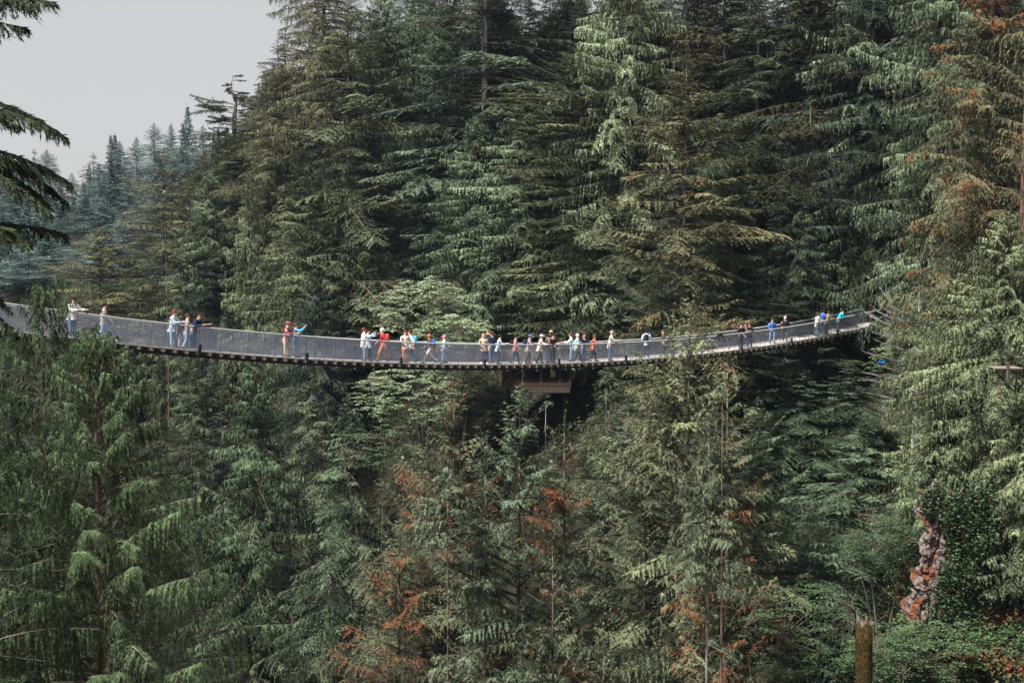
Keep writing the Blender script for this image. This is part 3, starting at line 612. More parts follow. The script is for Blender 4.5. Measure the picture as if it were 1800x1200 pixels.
stem_tree(1068, 66, 655, .11, 'bark_pale', 'thin pale stem rising to the bridge under the woman in the red jacket', .98, .8, seed=10, stubs=24)
stem_tree(958, 66, 706, .12, 'dead', 'dead whitish sapling in the dark gap under the wooden pavilion', .995, .4, seed=11, stubs=16)
stem_tree(292, 84, 330, .15, 'bark', 'slender dark stem standing up beside the near end walkers, thin twigs only', .97, 1.0, seed=12, stubs=24)
stem_tree(850, 56, 930, .12, 'bark', 'thin dark stem low in the view below the blond woman', .93, 1.6, seed=14, stubs=34)

# mossy broken trunk, cliff, dead branches -----------------------------
def mossy():
    x, Y = spot(1536, 57); zg = float(ground(x, Y)) - .4; H = at_depth(1532, 1092, Y)[2] - zg
    root = empty('mossy_tree_trunk', (x, Y, zg), label='thick broken tree trunk coated in orange and green moss under the dark hollow', cat='tree trunk')
    rng = random.Random(2); b = MB(); n = 60; k = 18; r = .40
    for i in range(n + 1):
        v = i / n
        for j in range(k):
            a = 6.283 * j / k; q = r * (1.06 - .12 * v + .35 * math.exp(-v * 30)) * (1 + .09 * mnoise.noise(Vector((math.cos(a) * 2, math.sin(a) * 2, v * 30))))
            z = H * v + (1.1 * mnoise.noise(Vector((a * 2.2, 3, 1))) if i == n else 0); b.v.append((q * math.cos(a) - .15 * v, q * math.sin(a), z))
    for i in range(n):
        for j in range(k):
            a = i * k + j; c = i * k + (j + 1) % k; b.f.append([a, c, c + k, a + k]); b.m.append(0)
    b.v.append((-.15, 0, H - .3)); t = len(b.v) - 1
    for j in range(k): b.f.append([n * k + j, n * k + (j + 1) % k, t]); b.m.append(1)
    obj('trunk', b.mesh('mossy_trunk', [M['moss_trunk'], M['bark']], True), root)
    b = MB()
    for z, a, L in ((H * .93, -1.2, .5), (H * .8, -2.2, .4), (H * .72, -.6, .6)):
        b.tube([(.3 * math.cos(a), .3 * math.sin(a), z), (math.cos(a) * (.3 + L), math.sin(a) * (.3 + L), z + .1)], [.05, .02], 5)
    obj('broken_branch', b.mesh('broken_branch', [M['bark']], True), root)
mossy()
def rock_mat():
    m = mat('mossy_pale_rock', (.13, .105, .10), .95, .15, 3.2, .6, 1, col2=(.34, .27, .25)); t = m.node_tree; L = t.links.new; b = t.nodes['Principled BSDF']
    n = t.nodes.new('ShaderNodeTexNoise'); n.inputs['Scale'].default_value = .8; n.inputs['Detail'].default_value = 8; n.inputs['Roughness'].default_value = .72
    tc = t.nodes.new('ShaderNodeTexCoord'); L(tc.outputs['Object'], n.inputs[0])
    r = t.nodes.new('ShaderNodeValToRGB'); r.color_ramp.elements[0].position = .49; r.color_ramp.elements[1].position = .55
    L(n.outputs[0], r.inputs[0]); mx_ = t.nodes.new('ShaderNodeMixRGB'); src = b.inputs['Base Color'].links[0].from_socket
    L(r.outputs[0], mx_.inputs[0]); L(src, mx_.inputs[1]); mx_.inputs[2].default_value = (.20, .07, .03, 1); L(mx_.outputs[0], b.inputs['Base Color'])
    return m
def cliff():
    """side of the bluff: bare rock shows in one leaning strip, leaves cover the rest"""
    Y = 75.; o = at_depth(1632, 1150, Y); root = empty('rock_face', tuple(o), label='narrow pale reddish cliff with orange moss between the cedars and the hollow', cat='cliff')
    rm = rock_mat(); mp = Y / F_PX; sy = [870, 945, 985, 1030, 1070, 1120, 1180]; sx = [1634, 1646, 1636, 1626, 1614, 1617, 1622]; nu, nv = 110, 100; z = lambda py: at_depth(1632, py, Y)[2]
    V = []; rock = []
    for i in range(nu + 1):
        py = 860 + 330 * i / nu; c = np.interp(py, sy, sx)
        for j in range(nv + 1):
            px = c - 17 + 3 * math.sin(py * .11) + 160 * j / nv; e = at_depth(px, py, Y) - o; d = px - c
            P = Vector((e[0], 0, e[2])); dep = .008 * max(-d - 8, 0) ** 2 + .00016 * max(d - 50, 0) ** 2
            Q_ = Vector((P.x * 1.7 + P.z * .3, 0, P.z * .75)); n_ = .8 * mnoise.noise(P * .5) + .8 * mnoise.cell(Q_ * 1.5) * .55 + .5 * mnoise.cell(Q_ * 3.1 + Vector((3, 0, 1))) * .5 + .18 * mnoise.noise(P * 6)
            zt_ = 1.6 * mnoise.noise(Vector((j * .09, 2, 0))) * max(0, 1 - i / 30); V.append((e[0] + .12 * mnoise.noise(P * 3), dep + n_ * .5, e[2] + zt_ + .12 * mnoise.noise(P * 3.3 + Vector((5, 0, 0)))))
            hw = 20 + 10 * mnoise.noise(Vector((0, 0, py * .03))) + 12 * mnoise.noise(P * 1.7); rock.append(d < hw * .95 and 900 < py + 12 * mnoise.noise(P * 3))
    I = np.arange((nu + 1) * (nv + 1)).reshape(nu + 1, nv + 1); Fq = np.stack([I[:-1, :-1], I[:-1, 1:], I[1:, 1:], I[1:, :-1]], -1).reshape(-1, 4)
    obj('rock', np_mesh('rock', V, Fq, [rm]), root)
    rng = np.random.default_rng(9); V = np.array(V); idx = np.where(~np.array(rock))[0]; k_ = rng.choice(idx, 14000); P_ = V[k_] + rng.normal(0, .22, (14000, 3)) * np.array([1, .5, 1]) - np.array([0, .25, 0])
    L_ = rng.uniform(.10, .26, 14000); Vv, Fc, tt = leaf_patch(rng, P_, L_, .7, .6)
    lf = obj('ivy', np_mesh('cliff_ivy', Vv, Fc, [M['shrub']], tint=tt), root, kind='stuff'); lf.color = (1.0, 1.05, .95, .35)
cliff()
def dead_branches():
    Y = 97.; x = at_depth(1612, 600, Y)[0]; zg = float(ground(x, Y)) - .3
    root = empty('dead_tree', (x, Y, zg), label='bleached dead branches poking out at the far end of the bridge', cat='dead tree'); rng = np.random.default_rng(4); p0 = np.array([x, Y, zg])
    H = at_depth(1612, 500, Y)[2] - zg; obj('trunk', trunk_mesh(77, H, .22, M['dead'], k=8), root)
    def br(pts, r, tw=7, L=.5):
        b = MB(); P = [at_depth(px, py, Y + dy) - p0 for px, py, dy in pts]; b.tube(P, list(np.linspace(r, r * .3, len(P))), 5)
        for i in range(tw):
            f = rng.uniform(.3, 1) * (len(P) - 1); a = min(int(f), len(P) - 2); c = P[a] + (P[a + 1] - P[a]) * (f - a); d = unit(P[a + 1] - P[a] + rng.normal(0, .35, 3) * .8 + np.array([0, 0, .15])) * rng.uniform(.3, 1) * L
            b.tube([c, c + d * .6, c + d + np.array([0, 0, .06])], [r * .35, r * .25, r * .1], 3)
        obj('branch', b.mesh('dead_branch', [M['dead']]), root)
    for e in ((1556, 520), (1534, 543), (1545, 536), (1562, 538), (1529, 556)):
        br([(1612, e[1] + 48, 0), (1588, e[1] + 30, -1), (1570, e[1] + 18, -1.5), (*e, -2)], .075, 9, 1.1)
    for e in ((1540, 586), (1545, 600), (1530, 622), (1536, 640), (1522, 690), (1535, 716), (1548, 744), (1528, 668), (1520, 655)):
        br([(1612, e[1] + 22, 0), (1585, e[1] + 14, -1), (*e, -2)], .035, 16, 1.2)
    b = MB(); c = at_depth(1550, 637, Y - 2.2); 
    for i in range(5): b.tube([c + (i * .08 - .16, .02 * i, .16), c + (i * .08 - .17, -.05, 0), c + (i * .08 - .15, .03, -.18 - .03 * (i % 2))], [.05, .075, .03], 6)
    obj('blue_tarp', b.mesh('blue_tarp', [mat('blue_plastic', (.03, .22, .62), .5)], True), label='scrap of bright blue tarp caught in the dead branches under the bridge end', cat='tarp')
dead_branches()
def platform():
    c = at_depth(1772, 650, 74.); root = empty('treetop_walkway', tuple(c), label='short wooden walkway with a dark post among cedars at the right edge', cat='walkway'); wm = mat('weathered_plank', (.22, .19, .15), .9)
    obj('beam', MB().box((0, 0, 0), (1.5, .12, .11)).mesh('beam', [wm]), root); obj('beam', MB().box((0, 1.0, 0), (1.5, .12, .11)).mesh('beam', [wm]), root)
    for i in range(9): obj('plank', MB().box((-.66 + i * .165, .5, .085), (.15, 1.3, .04)).mesh('plank', [wm]), root)
    obj('post', MB().box((-.05, -.12, -.1), (.14, .12, 1.1)).mesh('post', [M['bark']]), root)
    for dx in (-.6, .6): obj('brace', MB().tube([(dx, .3, -.05), (.75, 1.0, -1.3)], .05, 6).mesh('brace', [M['bark']]), root)
platform()

# ------------------------------------------------------------------ wooden viewing pavilion on the slope behind the bridge
def pavilion():
    Y = 122.; L = lambda px, py: at_depth(px, py, Y); o = L(940, 690); root = empty('wooden_pavilion', tuple(o), label='open brown wooden viewing pavilion half hidden under the middle of the bridge', cat='pavilion')
    wood = mat('red_brown_timber', (.065, .04, .03), .85, .2, 9, .3, .3, stretch=(.3, 1, 1)); grey = mat('grey_brown_timber', (.07, .06, .052), .85, .2, 9, .3, .3); dark = mat('shade_dark_boards', (.022, .018, .014), .8); roof = mat('mossy_shingle', (.06, .055, .035), .95, .1, 3, .4)  # near-black boards paint in the shade inside and beneath the pavilion
    q = lambda px, py: L(px, py) - o; mpp = Y / F_PX; D = 4.2
    def bx(name, x0, y0, x1, y1, dy, dep, m, par=root, **k):
        a, b_ = q(x0, y0), q(x1, y1); return obj(name, MB().box(((a[0] + b_[0]) / 2, dy + dep / 2, (a[2] + b_[2]) / 2), (abs(b_[0] - a[0]), dep, abs(a[2] - b_[2]))).mesh(name, [m]), par, **k)
    bx('floor_beam', 882, 673, 1004, 677, 0, .16, wood); bx('floor_beam', 882, 679, 932, 684, -.05, .16, wood); bx('fascia', 932, 680, 1002, 690, -.02, .2, grey)
    for i in range(24): bx('floor_plank', 882 + i * 5.1, 677.4, 886.4 + i * 5.1, 679.2, .0, D, wood)
    for i, px in enumerate((884, 899, 918, 951, 984, 1002)):
        bx('post', px - 1.8, 640, px + 1.8, 673, .02, .17, grey if i in (2, 3) else wood); bx('post', px - 1.8, 640, px + 1.8, 677, D - .2, .17, dark)
    for k_ in range(3): bx('rail', 884, 664 + k_ * 3, 1002, 665 + k_ * 3, .07, .05, wood)
    for i in range(20): bx('wall_board', 882 + 6.1 * i, 640, 887.8 + 6.1 * i, 677, D + .1, .05, dark)
    b = bx('notice_board', 968, 652, 976, 663, .3, .04, mat('faded_pink_poster', (.45, .27, .22), .8))
    r = MB(); a0, a1 = q(872, 640), q(1012, 640); zt = a0[2] + 1.0; v = [(a0[0], -.6, a0[2]), (a1[0], -.6, a0[2]), (a1[0], D / 2, zt), (a0[0], D / 2, zt), (a0[0], D + .6, a0[2]), (a1[0], D + .6, a0[2])]
    r.v = [np.array(p) for p in v] + [np.array(p) + (0, 0, .12) for p in v]; r.f = [[0, 1, 2, 3], [3, 2, 5, 4], [9, 8, 7, 6], [10, 11, 8, 9], [0, 6, 7, 1], [4, 5, 11, 10], [0, 3, 9, 6], [3, 4, 10, 9], [1, 7, 8, 2], [2, 8, 11, 5]]; r.m = [0] * 10
    obj('roof', r.mesh('roof', [roof]), root)
    for px in (893, 994):
        for dy in (.9, D - .3):
            p = q(px, 684); zg = float(ground(o[0] + p[0], o[1] + dy)) - o[2] - .4
            obj('pile', MB().tube([(p[0], dy, p[2]), (p[0], dy, min(zg, p[2] - .5))], .14, 8).mesh('pile', [dark]), root)
pavilion()

# ------------------------------------------------------------------ the suspension footbridge
STEEL = mat('galvanised_cable', (.55, .55, .56), .45, .5); BLACK = mat('black_tarred_steel', (.018, .018, .02), .6, .3)
DECKM = mat('bleached_cedar_deck', (.50, .47, .44), .85, .2, 4, .2, .2); ENDG = mat('sawn_beam_wood', (.40, .33, .27), .85, .2, 7, .3)
NET = mat('fine_grey_netting', (.58, .62, .76), .7, .2, 2, .06); _t = NET.node_tree
_tr = _t.nodes.new('ShaderNodeBsdfTransparent'); _mx = _t.nodes.new('ShaderNodeMixShader'); _n = _t.nodes.new('ShaderNodeTexNoise'); _n.inputs['Scale'].default_value = .9
_tc = _t.nodes.new('ShaderNodeTexCoord'); _oi = _t.nodes.new('ShaderNodeObjectInfo'); _ad = _t.nodes.new('ShaderNodeVectorMath'); _t.links.new(_tc.outputs['Object'], _ad.inputs[0]); _t.links.new(_oi.outputs['Location'], _ad.inputs[1]); _t.links.new(_ad.outputs[0], _n.inputs[0])
_mr = _t.nodes.new('ShaderNodeMapRange'); _mr.inputs[1].default_value = .3; _mr.inputs[2].default_value = .7; _mr.inputs[3].default_value = .84; _mr.inputs[4].default_value = .89; _t.links.new(_n.outputs[0], _mr.inputs[0])
_t.links.new(_mr.outputs[0], _mx.inputs[0]); _t.links.new(_t.nodes['Principled BSDF'].outputs[0], _mx.inputs[1]); _t.links.new(_tr.outputs[0], _mx.inputs[2]); _t.links.new(_mx.outputs[0], _t.nodes['Material Output'].inputs[0])
def bp(s, c, dz=0.): p = U2 * s + N2 * (BC + c); return np.array([p[0], p[1], deck_z(s) + dz])
def bridge():
    S0, S1, BAY = 13., 100., .62; org = bp(S0, 0); root = empty('suspension_footbridge', tuple(org), label='long narrow suspension footbridge with grey netting sides sagging across the wooded canyon', cat='footbridge')
    ss = np.arange(S0, S1, BAY)
    def line(name, c, dz, r, m, k=6): return obj(name, MB().tube([bp(s, c, dz) - org for s in np.linspace(S0, S1, 60)], r, k).mesh(name, [m], True), root)
    for c in (0, DECK_W): line('handrail_cable', c, RAIL_H, .042, STEEL)
    for c in (-.02, DECK_W + .02): line('lower_cable', c, -.26, .05, BLACK)
    for c in (.45, DECK_W - .45): line('deck_stringer', c, -.24, .07, BLACK, 4)
    for c in (-.06, DECK_W + .06): line('edge_board', c, .0, .055, DECKM, 4)
    d = MB()
    for s in np.arange(S0, S1, .2):
        p, q = bp(s, 0), bp(s + .2, 0); u = unit(q - p); n = np.array([*N2, 0]); d.box((p + q) / 2 - org + n * DECK_W / 2 - np.array([0, 0, .02]), (.185, DECK_W, .04), [u, n, np.cross(u, n)])
    obj('deck_board', d.mesh('deck_board', [DECKM]), root, kind='stuff')
    pan = MB().box((0, 0, RAIL_H / 2 - .01), (BAY - .004, .008, RAIL_H - .06)).mesh('net_panel', [NET])
    rod = MB().box((0, 0, RAIL_H / 2 - .1), (.016, .016, RAIL_H + .22)).mesh('hanger_rod', [mat('dark_wire_rod', (.13, .13, .15), .6)])
    beam = MB().box((0, DECK_W / 2, -.105), (.13, DECK_W + .34, .13)).mesh('cross_beam', [ENDG]); post = MB().box((0, 0, .06), (.11, .11, .52)).mesh('short_post', [BLACK])
    clamp = MB().box((0, 0, -.34), (.07, .09, .09)).mesh('cable_clamp', [STEEL])
    for i, s in enumerate(ss):
        a, b_ = bp(s, 0), bp(s + BAY, 0); u = unit(b_ - a); n = np.array([*N2, 0]); w_ = np.cross(u, n); w_ = w_ if w_[2] > 0 else -w_
        R3 = Matrix((u.tolist(), n.tolist(), w_.tolist())).transposed().to_4x4()
        def put(name, me, c, at=0.): 
            o = obj(name, me, root); pos = bp(s + at, c) - org; o.matrix_local = Matrix.Translation(Vector(pos.tolist())) @ R3; return o
        for c in (0, DECK_W): put('net_panel', pan, c, BAY / 2); put('hanger_rod', rod, c)
        put('cross_beam', beam, 0)
        if i % 2 == 0: put('cable_clamp', clamp, -.02, .1)
        if i % 10 == 9: put('short_post', post, -.17); put('short_post', post, DECK_W + .17)
bridge()
def anchor(s, label):
    o = bp(s, DECK_W / 2); root = empty('bridge_anchor', (o[0], o[1], o[2] - 2.5), math.atan2(U2[1], U2[0]), label=label, cat='anchor block'); cm = mat('weathered_concrete', (.09, .085, .075), .9, .2, 2, .3)
    obj('block', MB().box((0, 0, 1.0), (2.6, 3.4, 2.9)).mesh('block', [cm]), root)
    for c in (-1, 1): obj('gate_post', MB().box((0, c * 1.0, 3.4), (.3, .3, 2.0)).mesh('gate_post', [M['bark']]), root)
anchor(101.2, 'concrete anchor block at the far end of the bridge hidden among cedars')
print('bridge', time.time() - T0)

# ------------------------------------------------------------------ people on the bridge
_pm = {}
def cm(name, c, rough=.85):
    if (name, c) not in _pm: _pm[(name, c)] = mat(name, c, rough, .2)
    return _pm[(name, c)]
COL = dict(white=(.75, .75, .74), offwhite=(.62, .6, .55), grey=(.30, .31, .34), darkgrey=(.07, .07, .08), black=(.018, .018, .022), navy=(.02, .03, .07), jeans=(.09, .15, .26), lightjeans=(.25, .36, .52), darkjeans=(.04, .06, .11),
  blue=(.04, .14, .48), skyblue=(.10, .42, .75), teal=(.03, .42, .55), paleteal=(.38, .68, .66), red=(.42, .03, .05), maroon=(.30, .08, .11), orange=(.55, .17, .06), redorange=(.60, .08, .04), tanpants=(.50, .24, .13), beige=(.56, .47, .36), tan=(.55, .42, .30), pink=(.62, .22, .34), brown=(.18, .10, .07), purple=(.22, .20, .30), paleblue=(.45, .58, .72))
HAIR = dict(dark=(.02, .015, .012), brown=(.09, .045, .025), red=(.16, .05, .03), blond=(.40, .28, .16), grey=(.38, .37, .36), white=(.72, .71, .68))
SKIN = [(.58, .34, .25), (.50, .28, .19), (.36, .19, .12)]
def skinned(name, V, E, Rr, m, parent, sub=1, root_i=0):
    me = bpy.data.meshes.new(name); me.from_pydata([tuple(v) for v in V], E, []); me.materials.append(m)
    o = obj(name, me, parent); md = o.modifiers.new('skin', 'SKIN'); md.use_smooth_shade = True
    for i, r in enumerate(Rr):
        sv = me.skin_vertices[0].data[i]; sv.radius = (r, r) if np.isscalar(r) else r; sv.use_root = (i == root_i)
    ss_ = o.modifiers.new('sub', 'SUBSURF'); ss_.levels = ss_.render_levels = sub
    return o
def ell(b, c, r, m=0, nu=10, nv=7, cut=None):
    base = len(b.v)
    for i in range(nv + 1):
        t = math.pi * i / nv
        for j in range(nu): a = 6.283 * j / nu; b.v.append(np.array(c) + (r[0] * math.sin(t) * math.cos(a), r[1] * math.sin(t) * math.sin(a), r[2] * math.cos(t)))
    for i in range(nv):
        for j in range(nu):
            q = [base + i * nu + j, base + (i + 1) * nu + j, base + (i + 1) * nu + (j + 1) % nu, base + i * nu + (j + 1) % nu]
            if cut is None or np.mean([b.v[k] for k in q], 0)[2] > cut: b.f.append(q); b.m.append(m)
    return b
def person(px, face, pose, top, legs, hair, label, side=.45, hgt=1.72, cap=None, longhair=False, coat=False, skin=0, pack=None, packlabel=None, walk=0, shoe='darkgrey', phone=False, group=None):
    # stand where the image column crosses the deck at this offset from the near edge
    t = (px - 900) / F_PX; d = (BC + side) / (N2[0] * t + N2[1]); P = np.array([t * d, d]); s = P @ U2
    th = R_(face); root = empty('person', (P[0], P[1], float(deck_z(s)) + .005), th, label=label, cat='person', group=group); k = hgt / 1.72; root.scale = (k * 1.14, k * 1.14, k)
    lean = {'stand': 0, 'rail': .16, 'walk': .06, 'photo': -.03, 'bend': .5}[pose]
    def T(p):
        x, y, z = p; z0 = .93; dz = z - z0
        if dz > 0: return (x + dz * math.sin(lean), y, z0 + dz * math.cos(lean) - x * math.sin(lean) * .3)
        return p
    sw = walk
    hips = [(0, .095, .88), (0, -.095, .88)]; knees = [(.03 + .20 * sw, .10, .50), (.03 - .08 * sw, -.10, .50)]; ank = [(0 + .34 * sw, .10, .09), (0 - .36 * sw, -.10, .09 + .06 * abs(sw))]
    toes = [(ank[0][0] + .17, .115, .045), (ank[1][0] + .16, -.115, .04)]
    tor = [T(p) for p in ((0, 0, .93), (.0, 0, 1.08), (.01, 0, 1.28), (0, 0, 1.43), (.01, 0, 1.51), (.025, 0, 1.58), (.02, 0, 1.665), (.01, 0, 1.71))]
    sh = [T((0, .175, 1.40)), T((0, -.175, 1.40))]
    if pose == 'rail': el = [T((.20, .24, 1.19)), T((.18, -.24, 1.19))]; wr = [(.50, .16, 1.20), (.47, -.12, 1.20)]
    elif pose == 'photo': el = [T((.26, .20, 1.38)), T((.26, -.20, 1.38))]; wr = [T((.42, .07, 1.60)), T((.42, -.07, 1.60))]
    elif pose == 'bend': el = [T((.16, .22, 1.14)), T((.16, -.22, 1.14))]; wr = [(.62, .15, 1.17), (.6, -.15, 1.17)]
    elif pose == 'walk': el = [T((-.14, .23, 1.15)), T((.06, -.23, 1.14))]; wr = [T((-.10, .22, .93)), T((.26, -.20, 1.02))]
    else: el = [T((-.04, .24, 1.14)), T((.02, -.24, 1.14))]; wr = [T((.12, .22, .94)), T((.22, -.16, 1.08))]
    # one continuous body
    V = list(tor); E = [(i, i + 1) for i in range(7)]; Rr = [(.14, .115), (.125, .10), (.14, .11), (.08, .07), .055, .07, .088, .05]
    def add(p, frm, r): V.append(p); E.append((frm, len(V) - 1)); Rr.append(r); return len(V) - 1
    for i in (0, 1):
        a = add(sh[i], 3, .06); a = add(el[i], a, .042); w_ = add(wr[i], a, .030); dr = unit(np.array(wr[i]) - np.array(el[i])); sd = np.array([0, 1., 0]) * (1 if i == 0 else -1)
        pm = add(tuple(np.array(wr[i]) + dr * .06), w_, .030)
        for q, (off, ln) in enumerate(((.030, .07), (.010, .08), (-.010, .075), (-.030, .06))):
            c0 = np.array(wr[i]) + dr * .095 + sd * off; f1 = add(tuple(c0), pm, .010); f2 = add(tuple(c0 + dr * ln * .5 + np.array([0, 0, -.008])), f1, .009); add(tuple(c0 + dr * ln * .85 + np.array([0, 0, -.03])), f2, .008)
        t1 = add(tuple(np.array(wr[i]) + dr * .03 - sd * .035), w_, .012); add(tuple(np.array(wr[i]) + dr * .07 - sd * .05), t1, .009)
        h = add(hips[i], 0, .085); h = add(knees[i], h, .055); h = add(ank[i], h, .038); add(toes[i], h, .033)
    hx = np.array(tor[6]); n1 = add(tuple(np.array(tor[5]) + (.075, 0, .035)), 5, .018)
    skinned('body', V, E, Rr, cm('skin', SKIN[skin]), root)
    # jacket or shirt
    hem = .66 if coat else .86
    V = [T((0, 0, hem)), tor[0], tor[1], tor[2], tor[3], tor[4]]; E = [(i, i + 1) for i in range(5)]; Rr = [(.165, .14) if coat else (.15, .125), (.16, .13), (.15, .125), (.165, .135), (.105, .09), .07]
    for i in (0, 1): a = add(sh[i], 4, .082); a = add(el[i], a, .062); add(tuple(np.array(el[i]) * .12 + np.array(wr[i]) * .88), a, .048)
    skinned('jacket' if coat else 'shirt', V, E, Rr, cm('cloth_' + top, COL[top]), root, root_i=1)
    V = [(0, 0, 1.0), (0, 0, .91)]; E = [(0, 1)]; Rr = [(.135, .11), (.145, .12)]
    for i in (0, 1): a = add(hips[i], 1, .10); a = add(knees[i], a, .074); add(tuple(np.array(ank[i]) + (0, 0, .02)), a, .060)
    skinned('trousers', V, E, Rr, cm('cloth_' + legs, COL[legs]), root)
    for i in (0, 1):
        b = MB(); a_ = np.array(ank[i]); ell(b, a_ + (.06, 0, -.035), (.14, .052, .05), nv=6); ell(b, a_ + (-.01, 0, 0), (.055, .05, .06), nv=5)
        obj('shoe', b.mesh('shoe', [cm('shoe_' + shoe, COL[shoe])], True), root)
        b = MB(); ell(b, np.array(tor[6]) + (.088, (.03, -.03)[i], -.022), (.01, .012, .008), nu=6, nv=4); obj('eye', b.mesh('eye', [cm('eye_dark', (.02, .02, .02))], True), root)
    b = MB(); c = np.array(tor[6]); ell(b, c + (-.022, 0, .012), (.108, .096, .105), cut=c[2] - .055)
    if longhair: ell(b, c + (-.06, 0, -.10), (.06, .09, .16))
    else: ell(b, c + (-.055, 0, -.03), (.055, .08, .07))
    obj('hair', b.mesh('hair', [cm('hair_' + hair, HAIR[hair])], True), root)
    if cap:
        b = MB(); ell(b, c + (-.01, 0, .03), (.116, .103, .095), cut=c[2] + .0); b.box(c + (.13, 0, .025), (.10, .13, .014))
        obj('cap', b.mesh('cap', [cm('cap_' + cap, COL[cap])], True), root)
    if pack:
        M4 = Matrix.Translation(root.location) @ Matrix.Rotation(th, 4, 'Z') @ Matrix.Scale(k, 4); pc = M4 @ Vector(T((-.22, 0, 1.24)))
        pr = empty('backpack', tuple(pc), th, label=packlabel, cat='backpack'); pr.scale = (k, k, k); pmat = cm('pack_' + pack, COL[pack])
        b = MB(); ell(b, (0, 0, 0), (.12, .155, .235), nu=12, nv=9); ell(b, (-.02, 0, .12), (.10, .14, .12), nu=12, nv=7); obj('bag', b.mesh('bag', [pmat], True), pr)
        b = MB(); ell(b, (-.10, 0, -.08), (.06, .11, .11), nu=10, nv=7); obj('pocket', b.mesh('pocket', [pmat], True), pr)
        for y in (-.11, .11): obj('strap', MB().tube([(.05, y, .17), (.16, y, .23), (.30, y, .16), (.345, y, .0), (.28, y, -.15), (.08, y, -.17)], .022, 5).mesh('strap', [pmat], True), pr)
    if phone:
        M4 = Matrix.Translation(root.location) @ Matrix.Rotation(th, 4, 'Z') @ Matrix.Scale(k, 4); pc = M4 @ Vector(T((.56, 0, 1.62)))
        f = empty('phone', tuple(pc), th, label='dark phone held up by the ' + phone, cat='phone'); obj('case', MB().box((0, 0, 0), (.012, .16, .08)).mesh('case', [cm('phone_black', (.02, .02, .02))]), f); obj('screen', MB().box((-.008, 0, 0), (.003, .145, .07)).mesh('screen', [cm('screen_glass', (.05, .06, .08))]), f)
    return root
Rr_ = random.Random(3)
P = person
P(125, -25, 'rail', 'white', 'jeans', 'dark', 'dark-haired person in a loose white shirt beside the tip of the near cedar', .42, 1.8)
P(181, 10, 'walk', 'grey', 'lightjeans', 'dark', 'dark-haired person in a grey t-shirt striding in light blue jeans', .8, 1.7, walk=1.0, skin=1, shoe='white')
P(301, -10, 'rail', 'paleblue', 'lightjeans', 'red', 'red-haired person in a pale blue top beside a small child', .4, 1.76, longhair=True)
P(314, 20, 'stand', 'purple', 'offwhite', 'dark', 'small dark-haired child in a purple-grey top and white trousers', .5, 1.45, skin=1)
P(327, 10, 'walk', 'grey', 'lightjeans', 'brown', 'person in light jeans half behind the man in the black cap', 1.05, 1.66, walk=.5, pack='black', packlabel='black backpack on the walker behind the man in the black cap')
P(338, -20, 'bend', 'navy', 'jeans', 'grey', 'stout man in a black cap and dark jacket leaning on the rail', .35, 1.8, cap='black', shoe='white')
P(501, -15, 'rail', 'maroon', 'beige', 'brown', 'person in a maroon cap and jacket with beige trousers', .42, 1.74, cap='maroon')
P(520, 0, 'photo', 'skyblue', 'lightjeans', 'brown', 'person in a bright blue jacket holding a phone up', .45, 1.7, phone='person in the bright blue jacket')
P(639, 0, 'stand', 'white', 'lightjeans', 'red', 'red-haired person in white half behind the one in dark grey trousers', 1.05, 1.72)
P(647, -30, 'photo', 'paleblue', 'darkgrey', 'dark', 'dark-haired person in a pale top and dark grey trousers with raised arms', .45, 1.66)
P(673, 184, 'walk', 'red', 'tanpants', 'white', 'white-haired walker in a red jacket and orange-brown trousers', .6, 1.76, walk=.8, pack='redorange', packlabel='bright red backpack on the white-haired walker')
P(712, -60, 'stand', 'offwhite', 'tanpants', 'brown', 'brown-haired person in a white top and tan trousers beside the blue backpack', .4, 1.72)
P(722, 186, 'walk', 'white', 'jeans', 'brown', 'walker in white with blue jeans and a light blue backpack', .85, 1.72, walk=.9, pack='skyblue', packlabel='light blue backpack worn by the walker in white and blue jeans')
P(756, 186, 'walk', 'darkgrey', 'offwhite', 'brown', 'walker in an orange cap and pale trousers in full stride', .6, 1.55, cap='orange', walk=1.1, pack='blue', packlabel='dark blue backpack on the walker in the orange cap', skin=2)
P(781, 175, 'stand', 'paleblue', 'lightjeans', 'blond', 'small person in pale clothes and light jeans following the orange cap', .7, 1.52, cap='pink', walk=.3)
P(850, -70, 'stand', 'beige', 'darkgrey', 'blond', 'blond woman in a tan top and dark grey trousers', .4, 1.68, longhair=True, shoe='white', walk=.2)
P(865, 120, 'photo', 'navy', 'jeans', 'brown', 'man in a navy jacket and blue jeans seen behind the blond woman', 1.2, 1.78)
P(875, 10, 'rail', 'paleblue', 'darkjeans', 'dark', 'dark-haired man in a pale blue shirt reaching for the rail', .4, 1.66)
P(905, -10, 'walk', 'pink', 'darkjeans', 'dark', 'dark-haired woman in a pink jacket', .5, 1.62, walk=.6, coat=True, pack='black', packlabel='small black bag on the back of the woman in pink')
P(928, -10, 'rail', 'grey', 'brown', 'brown', 'man in a blue cap with grey-brown trousers bent over the rail', .4, 1.66, cap='blue', walk=.2, pack='navy', packlabel='dark bag on the man in the blue cap')
P(948, 5, 'rail', 'white', 'darkgrey', 'dark', 'person in a white cap and white shirt with dark trousers', .45, 1.66, cap='white', walk=.4)
P(962, -10, 'rail', 'navy', 'lightjeans', 'dark', 'dark-haired person in a dark jacket and light blue jeans', .4, 1.66)
P(972, -50, 'stand', 'black', 'darkgrey', 'dark', 'person all in black next to the light blue jeans', .45, 1.70)
P(969, 90, 'stand', 'brown', 'darkgrey', 'brown', 'tall person in a tan cap looking over the heads of the dark-clad pair', 1.2, 1.85, cap='tan')
P(1007, 175, 'rail', 'white', 'lightjeans', 'red', 'red-haired person in white on the far side beside the white-haired one', 1.0, 1.72, walk=.3)
